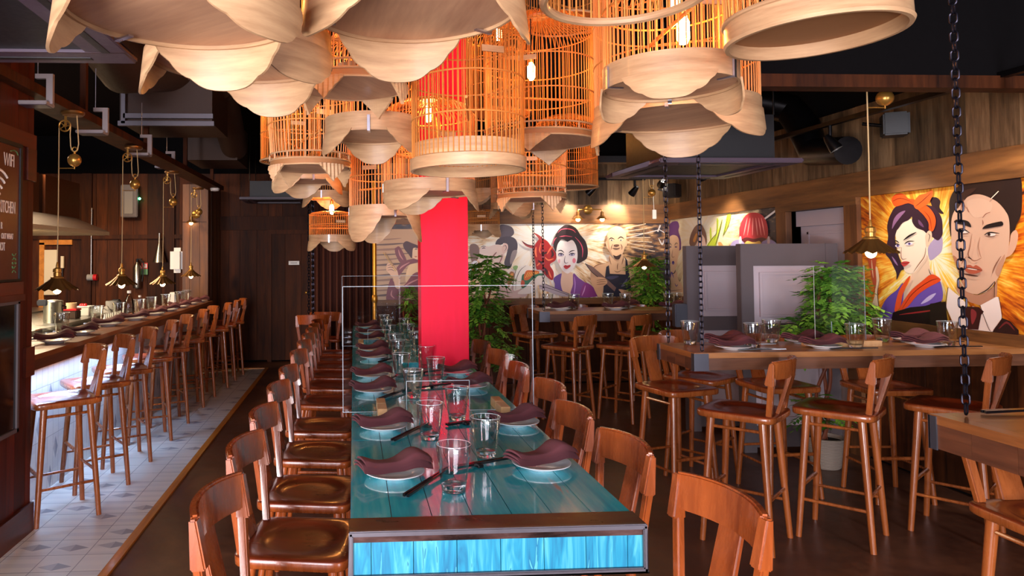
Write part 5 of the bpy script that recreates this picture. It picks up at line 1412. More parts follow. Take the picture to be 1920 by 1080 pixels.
text(t, 'lettering', 'OUT WHAT', .042, (.0125, YT - .005, 1.61), RT, M['chalk'])
text(t, 'lettering', 'HOT', .06, (.0125, YT - .09, 1.55), RT, M['chalk'])
mb = MB()
for r in (.05, .09, .13):
    mb.tube([(.013, YT - .17 + r * math.sin(a), 1.83 + r * math.cos(a)) for a in [-.75 + 1.5 * i / 12 for i in range(13)]], .007, 5)
mb.sphere((.013, YT - .17, 1.835), .012, 6); mb.build('wireless_symbol', M['chalk'], t)
mb = MB()
for k in range(5): mb.tube([(.013, YE - .05 + .02 * math.sin(k * 2 + i * .5), 1.44 + k * .022 + .006 * math.cos(i)) for i in range(10)], .0025, 4)
mb.tube([(.013, YE - .02, 2.06), (.013, YE - .035, 2.075), (.013, YE - .06, 2.08), (.013, YE - .10, 2.07)], .003, 4)
mb.build('chalk_flourish', M['green'], t)
SE = atX(19, 650, PX).y
t = thing('wall_screen', 'dark switched off screen in a grey frame, low on the plank pier', 'screen', (PX, 0, 0))
mb = MB(); mb.box(0, .03, 2.6, SE, .62, 1.27); mb.build('panel', M['screen'], t)
mb = MB(); mb.box(0, .04, SE, SE + .02, .60, 1.28); mb.box(0, .04, 2.58, SE + .02, .60, .62); mb.box(0, .04, 2.58, SE + .02, 1.27, 1.285); mb.build('bezel', M['taupe'], t)

# ------------------------------------------------------------------ murals
def inkmat(name, k_r, stops, dens, seed):
    """painted mural surface: flat inks come from the artwork's own colour attribute, the ground is a radiating burst"""
    m, nt, b = newmat(name)
    tc = N(nt, 'ShaderNodeTexCoord'); sp = N(nt, 'ShaderNodeSeparateXYZ'); nt.links.new(tc.outputs['Object'], sp.inputs[0])
    ax, az = sp.outputs[0], sp.outputs[2]
    th = MA(nt, 'ARCTAN2', az, ax); r = MA(nt, 'SQRT', MA(nt, 'ADD', MA(nt, 'MULTIPLY', ax, ax), MA(nt, 'MULTIPLY', az, az)))
    cb = N(nt, 'ShaderNodeCombineXYZ'); nt.links.new(MA(nt, 'MULTIPLY', MA(nt, 'COSINE', th), dens), cb.inputs[0]); nt.links.new(MA(nt, 'MULTIPLY', MA(nt, 'SINE', th), dens), cb.inputs[1]); nt.links.new(MA(nt, 'MULTIPLY_ADD', r, .6, seed), cb.inputs[2])
    n1 = NOISE(nt, cb.outputs[0], 3, 3, .7); n2 = NOISE(nt, cb.outputs[0], 14, 2, .6)
    cl = NOISE(nt, OBJ(nt), 7, 4, .6)
    g = MA(nt, 'ADD', MA(nt, 'MULTIPLY', r, k_r), MA(nt, 'MULTIPLY', MA(nt, 'SUBTRACT', n1, .5), .9))
    g = MA(nt, 'ADD', g, MA(nt, 'MULTIPLY', MA(nt, 'SUBTRACT', n2, .5), MA(nt, 'MINIMUM', MA(nt, 'MULTIPLY', r, 1.4), .9)))
    g = MA(nt, 'ADD', g, MA(nt, 'MULTIPLY', MA(nt, 'SUBTRACT', cl, .5), .35))
    ground = RAMP(nt, g, stops)
    nt.links.new(ground, b.inputs['Base Color']); b.inputs['Roughness'].default_value = .45
    m2, nt2, b2 = newmat(name + '_ink')
    at = N(nt2, 'ShaderNodeAttribute'); at.attribute_name = 'ink'; nt2.links.new(at.outputs['Color'], b2.inputs['Base Color']); b2.inputs['Roughness'].default_value = .45
    return m, m2
def catmull(P, closed=True, k=5):
    out = []; n = len(P)
    rng = range(n) if closed else range(n - 1)
    for i in rng:
        g = (lambda j: P[j % n]) if closed else (lambda j: P[max(0, min(n - 1, j))])
        p0, p1, p2, p3 = g(i - 1), g(i), g(i + 1), g(i + 2)
        for s in range(k):
            u = s / k
            out.append(tuple(.5 * (2 * p1[d] + (p2[d] - p0[d]) * u + (2 * p0[d] - 5 * p1[d] + 4 * p2[d] - p3[d]) * u * u + (3 * p1[d] - p0[d] - 3 * p2[d] + p3[d]) * u ** 3) for d in (0, 1)))
    if not closed: out.append(tuple(P[-1]))
    return out
class Art:
    def __init__(s, toworld): s.tw = toworld; s.v = []; s.f = []; s.c = []; s.k = 0
    def poly(s, col, P, smooth=True):
        if smooth: P = catmull(P)
        s.k += 1; o = len(s.v)
        for q in P: s.v.append((q[0], q[1], s.k))
        s.f.append(tuple(range(o, o + len(P)))); s.c.append(C(*col))
    def line(s, col, P, w=1.2, taper=True):
        P = catmull(P, False, 4) if len(P) > 2 else P
        L = []; Rr = []; n = len(P)
        for i, q in enumerate(P):
            a = P[max(i - 1, 0)]; b_ = P[min(i + 1, n - 1)]; dx, dy = b_[0] - a[0], b_[1] - a[1]; l = math.hypot(dx, dy) or 1
            ww = w * (.25 + .75 * math.sin(PI * i / (n - 1))) if taper and n > 2 else w
            L.append((q[0] - dy / l * ww / 2, q[1] + dx / l * ww / 2)); Rr.append((q[0] + dy / l * ww / 2, q[1] - dx / l * ww / 2))
        s.k += 1; o = len(s.v)
        for a in L + Rr: s.v.append((a[0], a[1], s.k))
        for i in range(n - 1): s.f.append((o + i, o + i + 1, o + n + i + 1, o + n + i)); s.c.append(C(*col))
    def ell(s, col, cx, cy, rx, ry, rot=0):
        c, sn = math.cos(rot), math.sin(rot)
        s.poly(col, [(cx + rx * math.cos(a) * c - ry * math.sin(a) * sn, cy + rx * math.cos(a) * sn + ry * math.sin(a) * c) for a in [2 * PI * i / 16 for i in range(16)]], False)
def mural(label, art, rect, origin, rz, mats, lim):
    """rect: world corners lo/hi along the wall; local axes: x along the wall, -y out of the wall, z up"""
    o_ = thing_mat = Matrix.Translation(origin) @ Matrix.Rotation(rz, 4, 'Z'); inv = o_.inverted()
    me = bpy.data.meshes.new('mural'); x0, x1, z0, z1 = rect; d = .012
    vs = [(x0, 0, z0), (x1, 0, z0), (x1, 0, z1), (x0, 0, z1), (x0, d, z0), (x1, d, z0), (x1, d, z1), (x0, d, z1)]
    fs = [(0, 1, 2, 3), (5, 4, 7, 6), (0, 4, 5, 1), (1, 5, 6, 2), (2, 6, 7, 3), (3, 7, 4, 0)]; mi = [0] * 6; cols = [(0, 0, 0, 1)] * 6
    bm = bmesh.new(); lay = bm.faces.layers.float_color.new('ink')
    def addf(pts, m, c):
        try: f = bm.faces.new([bm.verts.new(p) for p in pts])
        except ValueError: return
        f.normal_update(); f.material_index = m; f[lay] = c
    for f in fs: addf([vs[i] for i in f], 0, (0, 0, 0, 1))
    if art:
        for f, c in zip(art.f, art.c):
            pts = []
            for i in f:
                u, v, k = art.v[i]; w = inv @ art.tw(u, v)
                pts.append((min(max(w.x, x0), x1), -.0004 * k - .0003, min(max(w.z, z0), z1)))
            addf(pts, 1, c)
    bmesh.ops.triangulate(bm, faces=[f for f in bm.faces if len(f.verts) > 4], ngon_method='EAR_CLIP')
    bm.to_mesh(me); bm.free()
    for m in mats: me.materials.append(m)
    ob = bpy.data.objects.new('mural', me); COL.objects.link(ob); ob.matrix_world = o_
    return tag(ob, label, 'mural')
def T(ox, oy, s): return lambda *P: [(x / s + ox, y / s + oy) for x, y in P]
K1 = (26, 15, 18)
# --- fiery mural on the right wall
A = Art(lambda u, v: atX(u, v, XR)); c1 = T(1610, 320, 3.481); c2 = T(1760, 320, 3.375)
P = A.poly
P((178, 160, 196), c1((460, 490), (520, 420), (548, 440), (545, 520), (510, 560), (470, 585), (455, 540)))
P((44, 22, 34), c1((470, 180), (510, 175), (535, 200), (530, 240), (557, 278), (535, 280), (510, 260), (480, 230)))
P((58, 30, 50), c1((400, 250), (480, 230), (540, 300), (550, 380), (548, 420), (520, 455), (480, 430), (440, 400)))
P((236, 205, 178), c1((360, 640), (440, 540), (470, 640), (495, 690), (400, 745), (340, 790), (300, 870), (275, 870), (300, 790), (340, 710)))
P((248, 228, 206), c1((243, 400), (270, 345), (330, 312), (400, 360), (450, 420), (452, 480), (442, 560), (405, 612), (372, 660), (335, 671), (302, 652), (290, 605), (270, 560), (255, 510), (248, 450)))
P((236, 200, 172), c1((438, 425), (455, 395), (475, 393), (482, 430), (466, 480), (445, 497), (440, 460)))
A.line(K1, c1((455, 410), (468, 425), (458, 465)), 1.2)
P((48, 24, 42), c1((250, 235), (292, 300), (272, 350), (255, 385), (242, 430), (247, 480), (258, 535), (280, 595), (300, 640), (280, 655), (252, 712), (250, 670), (228, 620), (208, 580), (178, 540), (186, 490), (196, 430), (190, 360), (210, 290)))
P((48, 24, 42), c1((240, 245), (275, 222), (320, 208), (380, 218), (420, 280), (447, 330), (450, 405), (425, 390), (380, 372), (354, 335), (352, 300), (330, 322), (290, 342), (250, 388), (235, 320)))
P((140, 98, 140), c1((235, 315), (270, 275), (310, 262), (280, 300), (245, 345), (222, 380)))
P((110, 70, 110), c1((395, 320), (420, 345), (430, 370), (400, 350)))
P((150, 112, 160), c1((222, 560), (245, 585), (262, 620), (240, 600)))
P((238, 92, 30), c1((385, 240), (440, 225), (490, 270), (510, 330), (492, 392), (465, 385), (462, 340), (430, 290)))
A.line((150, 40, 14), c1((430, 260), (470, 310), (482, 385)), 1.4)
P((230, 84, 28), c1((222, 190), (245, 155), (290, 148), (330, 180), (372, 190), (372, 225), (330, 212), (280, 226), (240, 232)))
P((238, 98, 34), c1((368, 205), (400, 162), (440, 150), (490, 128), (482, 180), (450, 222), (400, 252), (372, 240)))
A.line((120, 30, 10), c1((375, 235), (420, 200), (485, 140)), 1.2); A.line((120, 30, 10), c1((230, 200), (280, 180), (360, 205)), 1.2)
A.line(K1, c1((300, 455), (340, 425), (384, 402)), 3.4); A.line(K1, c1((243, 455), (258, 460), (272, 472)), 2)
for cx, cy, rx in ((338, 477, 25), (263, 490, 15)):
    q = c1((cx, cy))[0]; A.ell((232, 224, 240), q[0], q[1], rx / 3.48, 9 / 3.48, -.1); A.ell((126, 110, 180), q[0] + .5, q[1] - .2, 2.4, 2.4); A.ell(K1, q[0] + .5, q[1] - .2, 1.1, 1.1)
A.line(K1, c1((310, 478), (335, 462), (375, 460)), 2.2); A.line(K1, c1((248, 482), (262, 478), (280, 486)), 1.8)
A.line((150, 90, 70), c1((292, 500), (288, 550), (296, 578), (325, 574)), 1.4)
P((196, 62, 60), c1((288, 602), (312, 592), (345, 597), (332, 612), (308, 626), (294, 614)))
A.line((90, 20, 24), c1((288, 602), (315, 606), (345, 598)), 1)
A.line((140, 90, 66), c1((372, 660), (405, 612), (442, 560), (452, 500)), 1.6); A.line(K1, c1((470, 640), (480, 670), (500, 695)), 1.4)
P((98, 70, 164), c1((150, 975), (160, 900), (200, 830), (260, 780), (305, 735), (300, 860), (262, 912), (240, 975)))
P((112, 82, 178), c1((310, 910), (400, 800), (520, 715), (556, 750), (556, 850), (450, 882), (380, 902)))
P((200, 185, 235), c1((420, 870), (470, 820), (520, 800), (480, 845)))
P((236, 84, 36), c1((248, 912), (275, 790), (330, 705), (352, 695), (305, 800), (288, 880), (268, 912)))
P((228, 76, 32), c1((283, 895), (350, 790), (430, 720), (490, 677), (540, 698), (546, 722), (470, 762), (400, 812), (340, 882), (300, 908)))
A.line((120, 26, 12), c1((300, 900), (370, 800), (480, 720), (540, 705)), 1.4)
P((28, 12, 16), c1((228, 978), (240, 925), (350, 892), (450, 882), (556, 852), (556, 1012), (400, 992)), False)
A.line((150, 40, 44), c1((280, 940), (420, 922), (550, 905)), 3)
P((236, 205, 170), c1((122, 640), (140, 640), (150, 720), (140, 800), (150, 900), (156, 978), (108, 975), (95, 900), (122, 800)))
P((186, 78, 44), c1((78, 590), (92, 558), (120, 560), (131, 590), (126, 640), (132, 720), (122, 775), (105, 720), (90, 650)))
A.line((240, 190, 150), c1((100, 580), (105, 640), (112, 700)), 2)
A.line(K1, c1((150, 720), (140, 800), (150, 900), (156, 975)), 1.2)
# the suited man
P((38, 24, 22), c2((85, 260), (90, 180), (130, 110), (190, 72), (270, 56), (400, 40), (500, 40), (545, 60), (545, 260), (510, 350), (482, 450), (465, 330), (440, 250), (380, 190), (300, 160), (240, 150), (180, 190), (130, 235), (105, 300), (97, 420), (85, 340)))
P((182, 130, 104), c2((146, 690), (190, 760), (280, 785), (372, 730), (388, 680), (388, 790), (360, 812), (300, 852), (250, 842), (200, 822), (135, 762)))
P((206, 160, 134), c2((470, 460), (480, 400), (510, 376), (524, 410), (512, 480), (482, 530), (445, 547), (455, 500)))
P((208, 168, 144), c2((103, 300), (140, 225), (200, 168), (280, 150), (380, 190), (440, 250), (467, 310), (470, 420), (457, 520), (432, 590), (402, 670), (342, 750), (280, 780), (220, 775), (185, 752), (160, 690), (140, 620), (116, 560), (105, 520), (100, 420)))
P((176, 118, 90), c2((110, 540), (140, 560), (165, 640), (190, 740), (165, 700), (140, 625)))
P((188, 138, 112), c2((380, 640), (400, 590), (440, 530), (432, 590), (402, 668)))
P((214, 176, 152), c2((200, 200), (280, 175), (360, 210), (330, 280), (240, 290)))
P((58, 36, 30), c2((130, 200), (180, 130), (260, 110), (210, 160), (160, 215), (140, 240)))
for L in (((300, 300), (320, 275), (350, 262)), ((200, 230), (210, 255), (216, 262)), ((300, 310), (305, 330), (302, 345)), ((160, 190), (170, 220), (158, 260)), ((180, 180), (185, 215), (200, 240))): A.line((150, 96, 78), c2(*L), 1.6)
P(K1, c2((123, 318), (150, 308), (210, 320), (230, 357), (190, 346), (130, 332))); P(K1, c2((303, 364), (330, 342), (400, 324), (428, 323), (432, 346), (380, 357), (315, 368)))
for cx, cy, ix in ((184, 384, 172), (358, 403, 346)):
    q = c2((cx, cy))[0]; A.ell((226, 214, 206), q[0], q[1], 9, 3.2, .08); q = c2((ix, cy))[0]; A.ell((70, 40, 30), q[0], q[1], 3, 3); A.ell((10, 8, 8), q[0], q[1], 1.4, 1.4)
A.line(K1, c2((140, 374), (180, 368), (224, 394)), 2.4); A.line(K1, c2((316, 408), (350, 391), (414, 397)), 2.4); A.line((120, 76, 60), c2((150, 395), (185, 402), (220, 398)), 1.2); A.line((120, 76, 60), c2((325, 415), (355, 418), (395, 408)), 1.2)
A.line((140, 88, 68), c2((240, 400), (228, 480), (216, 530), (235, 560), (262, 570), (302, 552)), 2); A.line((170, 120, 98), c2((292, 420), (282, 480), (292, 530), (300, 550)), 1.8)
A.line(K1, c2((212, 545), (225, 552), (238, 558)), 2); A.line((130, 80, 62), c2((205, 545), (185, 570), (175, 590)), 1.6)
P((172, 84, 62), c2((188, 610), (225, 596), (250, 607), (270, 598), (308, 630), (262, 652), (214, 646))); A.line((232, 215, 205), c2((212, 618), (240, 622), (275, 628)), 2.2); A.line((70, 26, 20), c2((188, 610), (235, 616), (306, 630)), 1.3)
A.line((74, 36, 28), c2((188, 652), (230, 660), (282, 668)), 3); A.line((120, 72, 56), c2((430, 540), (392, 600), (372, 650)), 2); A.line(K1, c2((388, 700), (342, 752), (280, 784)), 2)
P((232, 214, 208), c2((132, 990), (185, 880), (250, 858), (330, 880), (384, 1025), (150, 1010)), False)
P((240, 226, 222), c2((93, 738), (180, 808), (217, 850), (186, 880), (134, 988), (80, 862)), False); A.line(K1, c2((93, 738), (80, 862), (134, 988), (186, 880)), 1, False)
P((240, 226, 222), c2((298, 852), (400, 798), (416, 800), (437, 932), (372, 1022), (322, 922)), False); A.line(K1, c2((416, 800), (437, 932), (372, 1022), (322, 922), (298, 852)), 1, False)
P((54, 14, 18), c2((178, 882), (210, 858), (290, 863), (322, 892), (305, 912), (287, 1006), (218, 1008), (200, 922)), False); P((134, 44, 50), c2((240, 880), (272, 892), (272, 930), (246, 972)))
P((40, 14, 18), c2((378, 1024), (440, 932), (490, 952), (545, 1010), (545, 1050)), False); P((30, 10, 14), c2((-20, 842), (78, 828), (96, 996), (-20, 985)), False)
A.line((110, 36, 40), c2((420, 1000), (470, 960), (520, 1010)), 4); A.line(K1, c2((392, 700), (390, 800)), 1.2, False); A.line((236, 220, 200), c2((372, 175), (418, 130)), 1.6)
mF, mI = inkmat('fiery_burst_print', .75, [(.05, C(255, 244, 214)), (.2, C(252, 214, 92)), (.4, C(238, 146, 30)), (.58, C(190, 84, 18)), (.75, C(90, 36, 14)), (.9, C(34, 18, 16))], 2.2, 1)
ctr = atX(1748, 478, XR)
mural('comic style mural of a woman in an orange hair bow and a suited man', A, (ctr.y - 5.068, ctr.y - 2.6, 1.042 - ctr.z, 1.934 - ctr.z), (XR - .001, ctr.y, ctr.z), R(-90), [mF, mI], None)
# --- pale mural on the right wall beyond the doorway
A = Art(lambda u, v: atX(u, v, XR)); c5 = T(1240, 380, 5.683); P = A.poly
P((116, 70, 134), c5((58, 340), (80, 255), (112, 208), (172, 200), (192, 250), (184, 300), (206, 380), (212, 450), (196, 510), (60, 510)))
P((242, 206, 172), c5((74, 400), (100, 355), (140, 345), (180, 370), (193, 440), (190, 520), (176, 600), (160, 685), (140, 745), (115, 745), (95, 680), (80, 590), (71, 500)))
P((238, 200, 166), c5((104, 735), (162, 732), (182, 820), (222, 880), (238, 1025), (38, 1005), (44, 920), (90, 860)))
for x in (97, 158): q = c5((x, 472))[0]; A.ell((90, 60, 110), q[0], q[1], 2.4, 1.1)
A.line(K1, c5((78, 452), (95, 434), (114, 456)), 1.2); A.line(K1, c5((144, 456), (160, 430), (180, 440)), 1.2); A.line((160, 96, 70), c5((124, 500), (117, 570), (130, 582), (144, 572)), 1.1)
q = c5((130, 640))[0]; A.ell((84, 54, 152), q[0], q[1], 2.3, 3.4); A.ell((190, 170, 220), q[0], q[1] + 1, .8, .8); A.line(K1, c5((112, 745), (140, 752), (158, 715)), 1.4)
A.line((96, 70, 160), c5((100, 800), (115, 740), (135, 800)), 2); A.line((96, 70, 160), c5((150, 860), (165, 890), (182, 870)), 1.5); A.line((150, 90, 60), c5((50, 930), (110, 940), (225, 925)), 1)
P((116, 78, 66), c5((305, 432), (320, 340), (370, 250), (430, 232), (477, 310), (492, 400), (482, 452), (468, 380), (430, 335), (400, 392), (370, 452), (332, 472)))
P((214, 150, 70), c5((345, 400), (375, 330), (390, 340), (365, 420))); P((240, 206, 196), c5((378, 478), (408, 380), (440, 342), (470, 390), (478, 478)))
P((196, 218, 62), c5((488, 482), (528, 400), (592, 330), (598, 175), (616, 190), (614, 290), (655, 180), (645, 240), (604, 400), (572, 482))); P((200, 222, 70), c5((664, 352), (688, 240), (712, 130), (748, 128), (722, 240), (682, 322)))
P((192, 214, 60), c5((528, 400), (524, 300), (536, 260), (545, 340), (545, 400)))
for L in (((488, 480), (560, 370), (598, 330)), ((604, 190), (600, 300), (570, 400)), ((655, 180), (640, 260), (600, 400), (572, 480)), ((664, 360), (690, 280), (722, 140))): A.line((70, 84, 16), c5(*L), 1)
P((188, 46, 60), c5((842, 362), (850, 250), (890, 160), (960, 108), (1062, 118), (1122, 180), (1148, 280), (1142, 372), (1090, 412), (1000, 416), (900, 422), (860, 392)))
P((96, 24, 34), c5((870, 395), (920, 370), (1000, 385), (1080, 370), (1130, 385), (1090, 414), (1000, 418), (900, 424)))
for a, b_ in ((930, 890), (960, 930), (990, 985), (1020, 1040), (1050, 1080), (1080, 1118)): A.line((240, 150, 150), c5((a, 160), ((a + b_) / 2, 250), (b_, 350)), 2)
P((242, 196, 104), c5((903, 445), (930, 408), (1000, 422), (1060, 408), (1082, 440), (1072, 478), (908, 478))); P((168, 158, 212), c5((762, 478), (770, 420), (830, 394), (882, 410), (908, 452), (902, 480))); P((168, 158, 212), c5((1078, 460), (1100, 410), (1180, 394), (1240, 430), (1246, 480), (1090, 480)))
for x in (858, 1160): P((232, 214, 222), c5((x - 14, 430), (x - 8, 365), (x + 10, 365), (x + 14, 430)))
A.line((236, 230, 226), c5((1120, 172), (1236, 86)), 3.4, False); P((232, 170, 100), c5((620, 430), (650, 420), (680, 470), (640, 478)))
mF, mI = inkmat('pale_burst_print', .66, [(.0, C(252, 248, 232)), (.35, C(244, 232, 196)), (.55, C(226, 206, 160)), (.72, C(150, 128, 104)), (.9, C(54, 50, 56))], 2.4, 4)
ctr = atX(1312, 440, XR)
mural('pale comic style mural of purple haired and red haired figures beyond the doorway', A, (ctr.y - (YB - .005), ctr.y - (DY1 + .145), 1.042 - ctr.z, 1.934 - ctr.z), (XR - .001, ctr.y, ctr.z), R(-90), [mF, mI], None)
# --- long mural on the back wall
A = Art(lambda u, v: atY(u, v, YB)); c3 = T(880, 410, 7.2); c4 = T(1010, 410, 7.2); c6 = T(690, 440, 6.745); P = A.poly
SK = (240, 216, 206)
P((94, 82, 92), c3((405, 90), (560, 108), (600, 200), (520, 260), (400, 255))); P((74, 64, 76), c3((350, 350), (385, 275), (500, 240), (600, 260), (645, 330), (640, 430), (600, 520), (565, 640), (512, 682), (468, 600), (500, 480), (512, 380), (470, 330), (430, 352)))
P((150, 138, 140), c3((580, 440), (640, 430), (620, 520), (560, 620), (545, 560)))
P(SK, c3((130, 430), (180, 368), (260, 378), (350, 350), (440, 370), (470, 480), (452, 560), (420, 640), (500, 690), (540, 720), (480, 780), (380, 770), (280, 700), (150, 600), (108, 520))); P((232, 200, 190), c3((436, 385), (470, 333), (512, 348), (518, 402), (492, 452), (460, 472), (440, 440))); A.line(K1, c3((455, 380), (485, 360), (495, 400), (470, 440)), 1)
P((132, 102, 92), c3((0, 380), (60, 338), (122, 378), (132, 470), (100, 562), (30, 582))); A.line(K1, c3((165, 405), (190, 395), (215, 400)), 1.6); A.line(K1, c3((150, 385), (185, 372), (220, 378)), 1.3); A.line((150, 100, 96), c3((290, 540), (340, 480), (365, 450)), 2.4); A.line((170, 120, 116), c3((400, 600), (430, 540), (440, 480)), 2.4)
P((226, 196, 190), c3((380, 805), (480, 760), (620, 900), (770, 1045), (380, 1048))); A.line((110, 70, 70), c3((400, 860), (480, 900), (520, 1040)), 1.4)
P((236, 234, 240), c3((0, 640), (60, 570), (110, 590), (110, 680), (40, 760), (0, 770))); P((214, 110, 60), c3((30, 700), (60, 640), (80, 690), (50, 740)))
P((242, 234, 226), c3((498, 722), (540, 680), (600, 682), (640, 660), (640, 700), (600, 800), (570, 900), (540, 940), (500, 900), (494, 800))); P((170, 108, 66), c3((520, 770), (556, 712), (602, 740), (575, 840), (530, 925), (508, 870))); P((230, 160, 70), c3((530, 790), (560, 740), (590, 745), (560, 800)))
P((244, 238, 232), c3((600, 800), (640, 690), (700, 640), (770, 628), (860, 660), (970, 730), (900, 790), (780, 905), (700, 945), (640, 965), (595, 970), (590, 900))); A.line((90, 66, 66), c3((760, 632), (680, 700), (630, 820), (620, 960)), 1.2); A.line((90, 66, 66), c3((640, 660), (600, 780), (580, 960)), 1.2)
P((44, 112, 78), c3((700, 800), (730, 745), (860, 740), (985, 740), (960, 775), (850, 820), (760, 915), (700, 930))); P((216, 104, 36), c3((730, 780), (765, 702), (850, 698), (930, 708), (930, 740), (860, 760), (800, 820), (740, 830))); P((196, 80, 50), c3((690, 900), (700, 830), (740, 850), (730, 915)))
for k in range(6): A.line((244, 190, 80), c3((750 + k * 28, 800 - k * 10), (790 + k * 26, 720)), 1.2)
P((140, 180, 110), c3((580, 660), (610, 632), (650, 645), (620, 700)))
P((176, 26, 24), c3((862, 400), (900, 320), (960, 268), (1040, 300), (1100, 380), (1165, 470), (1155, 560), (1080, 620), (1130, 720), (1115, 828), (1040, 785), (960, 695), (900, 682), (880, 560), (858, 480)))
P((172, 64, 62), c3((700, 298), (770, 345), (872, 368), (860, 402), (760, 372))); P((176, 60, 56), c3((858, 188), (940, 228), (1000, 285), (950, 290), (900, 235))); A.line((90, 40, 40), c3((702, 300), (770, 348), (850, 366)), 1.4)
for L, w in ((((895, 380), (885, 450), (900, 520)), 4), (((960, 330), (940, 420), (960, 480)), 2.5), (((1040, 480), (1090, 400), (1130, 380)), 3), (((1010, 520), (1060, 560), (1130, 540)), 3), (((900, 640), (940, 600), (960, 570)), 3), (((1060, 700), (1080, 760), (1100, 800)), 3)): A.line((246, 120, 80), c3(*L), w)
for L in (((960, 470), (1000, 470), (1040, 450)), ((920, 560), (960, 590), (1000, 570)), ((1100, 420), (1120, 480), (1100, 520)), ((985, 650), (1030, 700), (1040, 760))): A.line((60, 8, 12), c3(*L), 4)
# geisha
P((104, 72, 152), c4((193, 802), (300, 738), (292, 820), (322, 940), (445, 1048), (230, 962), (208, 880))); P((230, 192, 168), c4((318, 700), (420, 722), (452, 762), (445, 1045), (330, 1000), (288, 880), (298, 760)))
P((124, 66, 146), c4((458, 738), (530, 800), (620, 862), (740, 942), (785, 1045), (440, 1048), (452, 880))); P((140, 54, 132), c4((560, 1042), (602, 872), (700, 902), (784, 1035))); A.line((210, 150, 210), c4((620, 900), (600, 970), (570, 1040)), 2); A.line((190, 140, 220), c4((470, 780), (480, 900), (460, 1040)), 2)
P((40, 22, 26), c4((188, 335), (240, 180), (320, 100), (400, 84), (492, 130), (552, 220), (622, 310), (650, 420), (642, 522), (592, 570), (498, 597), (500, 420), (300, 280), (240, 420), (215, 440)))
P((236, 226, 226), c4((229, 420), (255, 330), (298, 298), (370, 314), (440, 290), (487, 350), (510, 440), (511, 530), (491, 612), (450, 682), (400, 732), (365, 737), (320, 707), (280, 652), (245, 582), (227, 500)))
for L in (((245, 195), (290, 150), (370, 138), (450, 155), (488, 192)), ((268, 246), (350, 234), (442, 246)), ((478, 248), (550, 330), (582, 420), (576, 522)), ((180, 350), (200, 290), (230, 255))): A.line((222, 84, 112), c4(*L), 1.8)
q = c4((466, 566))[0]; A.ell((226, 126, 146), q[0], q[1], 3.2, 4.8); q = c4((266, 572))[0]; A.ell((232, 176, 186), q[0], q[1], 2, 4.2)
for x, y in ((290, 488), (436, 486)): q = c4((x, y))[0]; A.ell((110, 96, 150), q[0], q[1], 5.2, 2.4); A.ell((226, 220, 236), q[0], q[1] + .3, 3.8, 1.3); A.ell((50, 36, 80), q[0], q[1], 1.4, 1.4)
for L in (((243, 438), (290, 428), (332, 462)), ((394, 462), (430, 436), (474, 428))): A.line(K1, c4(*L), 1.8)
for L in (((244, 478), (290, 468), (330, 488)), ((392, 486), (436, 468), (482, 474))): A.line(K1, c4(*L), 1.5)
A.line((100, 80, 90), c4((345, 500), (334, 570), (350, 602), (386, 590)), 1.5); P((190, 38, 44), c4((323, 642), (350, 624), (370, 632), (410, 623), (417, 640), (390, 666), (360, 680), (335, 666))); A.line((90, 10, 20), c4((326, 644), (370, 646), (414, 640)), .9)
P((186, 172, 184), c4((-5, 872), (80, 880), (260, 960), (485, 1046), (300, 1048), (-5, 945)), False); A.line((70, 50, 66), c4((-5, 905), (150, 945), (440, 1046)), 1, False); A.line((70, 50, 66), c4((80, 880), (260, 960), (485, 1046)), 1, False)
P((238, 226, 220), c3((850, 850), (900, 780), (960, 770), (1000, 820), (1010, 880), (900, 900), (880, 950), (800, 1010), (640, 1010), (700, 950)))
# chef
CK = (226, 182, 144)
P(CK, c4((935, 500), (1000, 540), (1060, 547), (1122, 480), (1142, 560), (1280, 600), (1372, 690), (1392, 850), (1370, 1045), (1230, 1045), (1000, 1000), (830, 1045), (780, 1045), (690, 830), (700, 680), (800, 610), (922, 590)))
P((232, 190, 152), c4((905, 300), (910, 210), (950, 138), (1040, 104), (1122, 140), (1162, 220), (1162, 320), (1142, 400), (1112, 480), (1062, 547), (1010, 542), (960, 482), (920, 400))); P((232, 190, 152), c4((905, 305), (888, 330), (908, 405), (928, 395))); P((232, 190, 152), c4((1158, 300), (1182, 310), (1166, 375), (1148, 372)))
P((206, 160, 126), c4((905, 300), (915, 240), (930, 300), (945, 400), (985, 500), (960, 482), (920, 400)))
for L in (((930, 284), (960, 262), (1008, 280)), ((1048, 276), (1090, 248), (1134, 272))): A.line(K1, c4(*L), 1.9)
for x in (966, 1090): q = c4((x, 292))[0]; A.ell((240, 230, 220), q[0], q[1], 2.8, 1.3); A.ell(K1, q[0], q[1], 1.2, 1.2)
P((110, 78, 62), c4((990, 358), (1030, 348), (1070, 356), (1040, 380), (1010, 378))); A.line((70, 40, 34), c4((975, 398), (1030, 408), (1085, 392)), 2); A.line((120, 80, 62), c4((985, 340), (965, 380), (960, 420)), 1.4); A.line((120, 80, 62), c4((1085, 340), (1105, 380), (1100, 420)), 1.4)
P((66, 48, 44), c4((985, 490), (1030, 505), (1095, 480), (1070, 540), (1040, 552), (1010, 540)))
for L in (((960, 620), (940, 560), (935, 510)), ((1000, 700), (1040, 720), (1090, 700)), ((1045, 690), (1042, 640), (1050, 600)), ((700, 690), (760, 630), (880, 600)), ((1260, 700), (1300, 760), (1250, 830)), ((1100, 620), (1115, 560), (1125, 500))): A.line((130, 84, 62), c4(*L), 1.4)
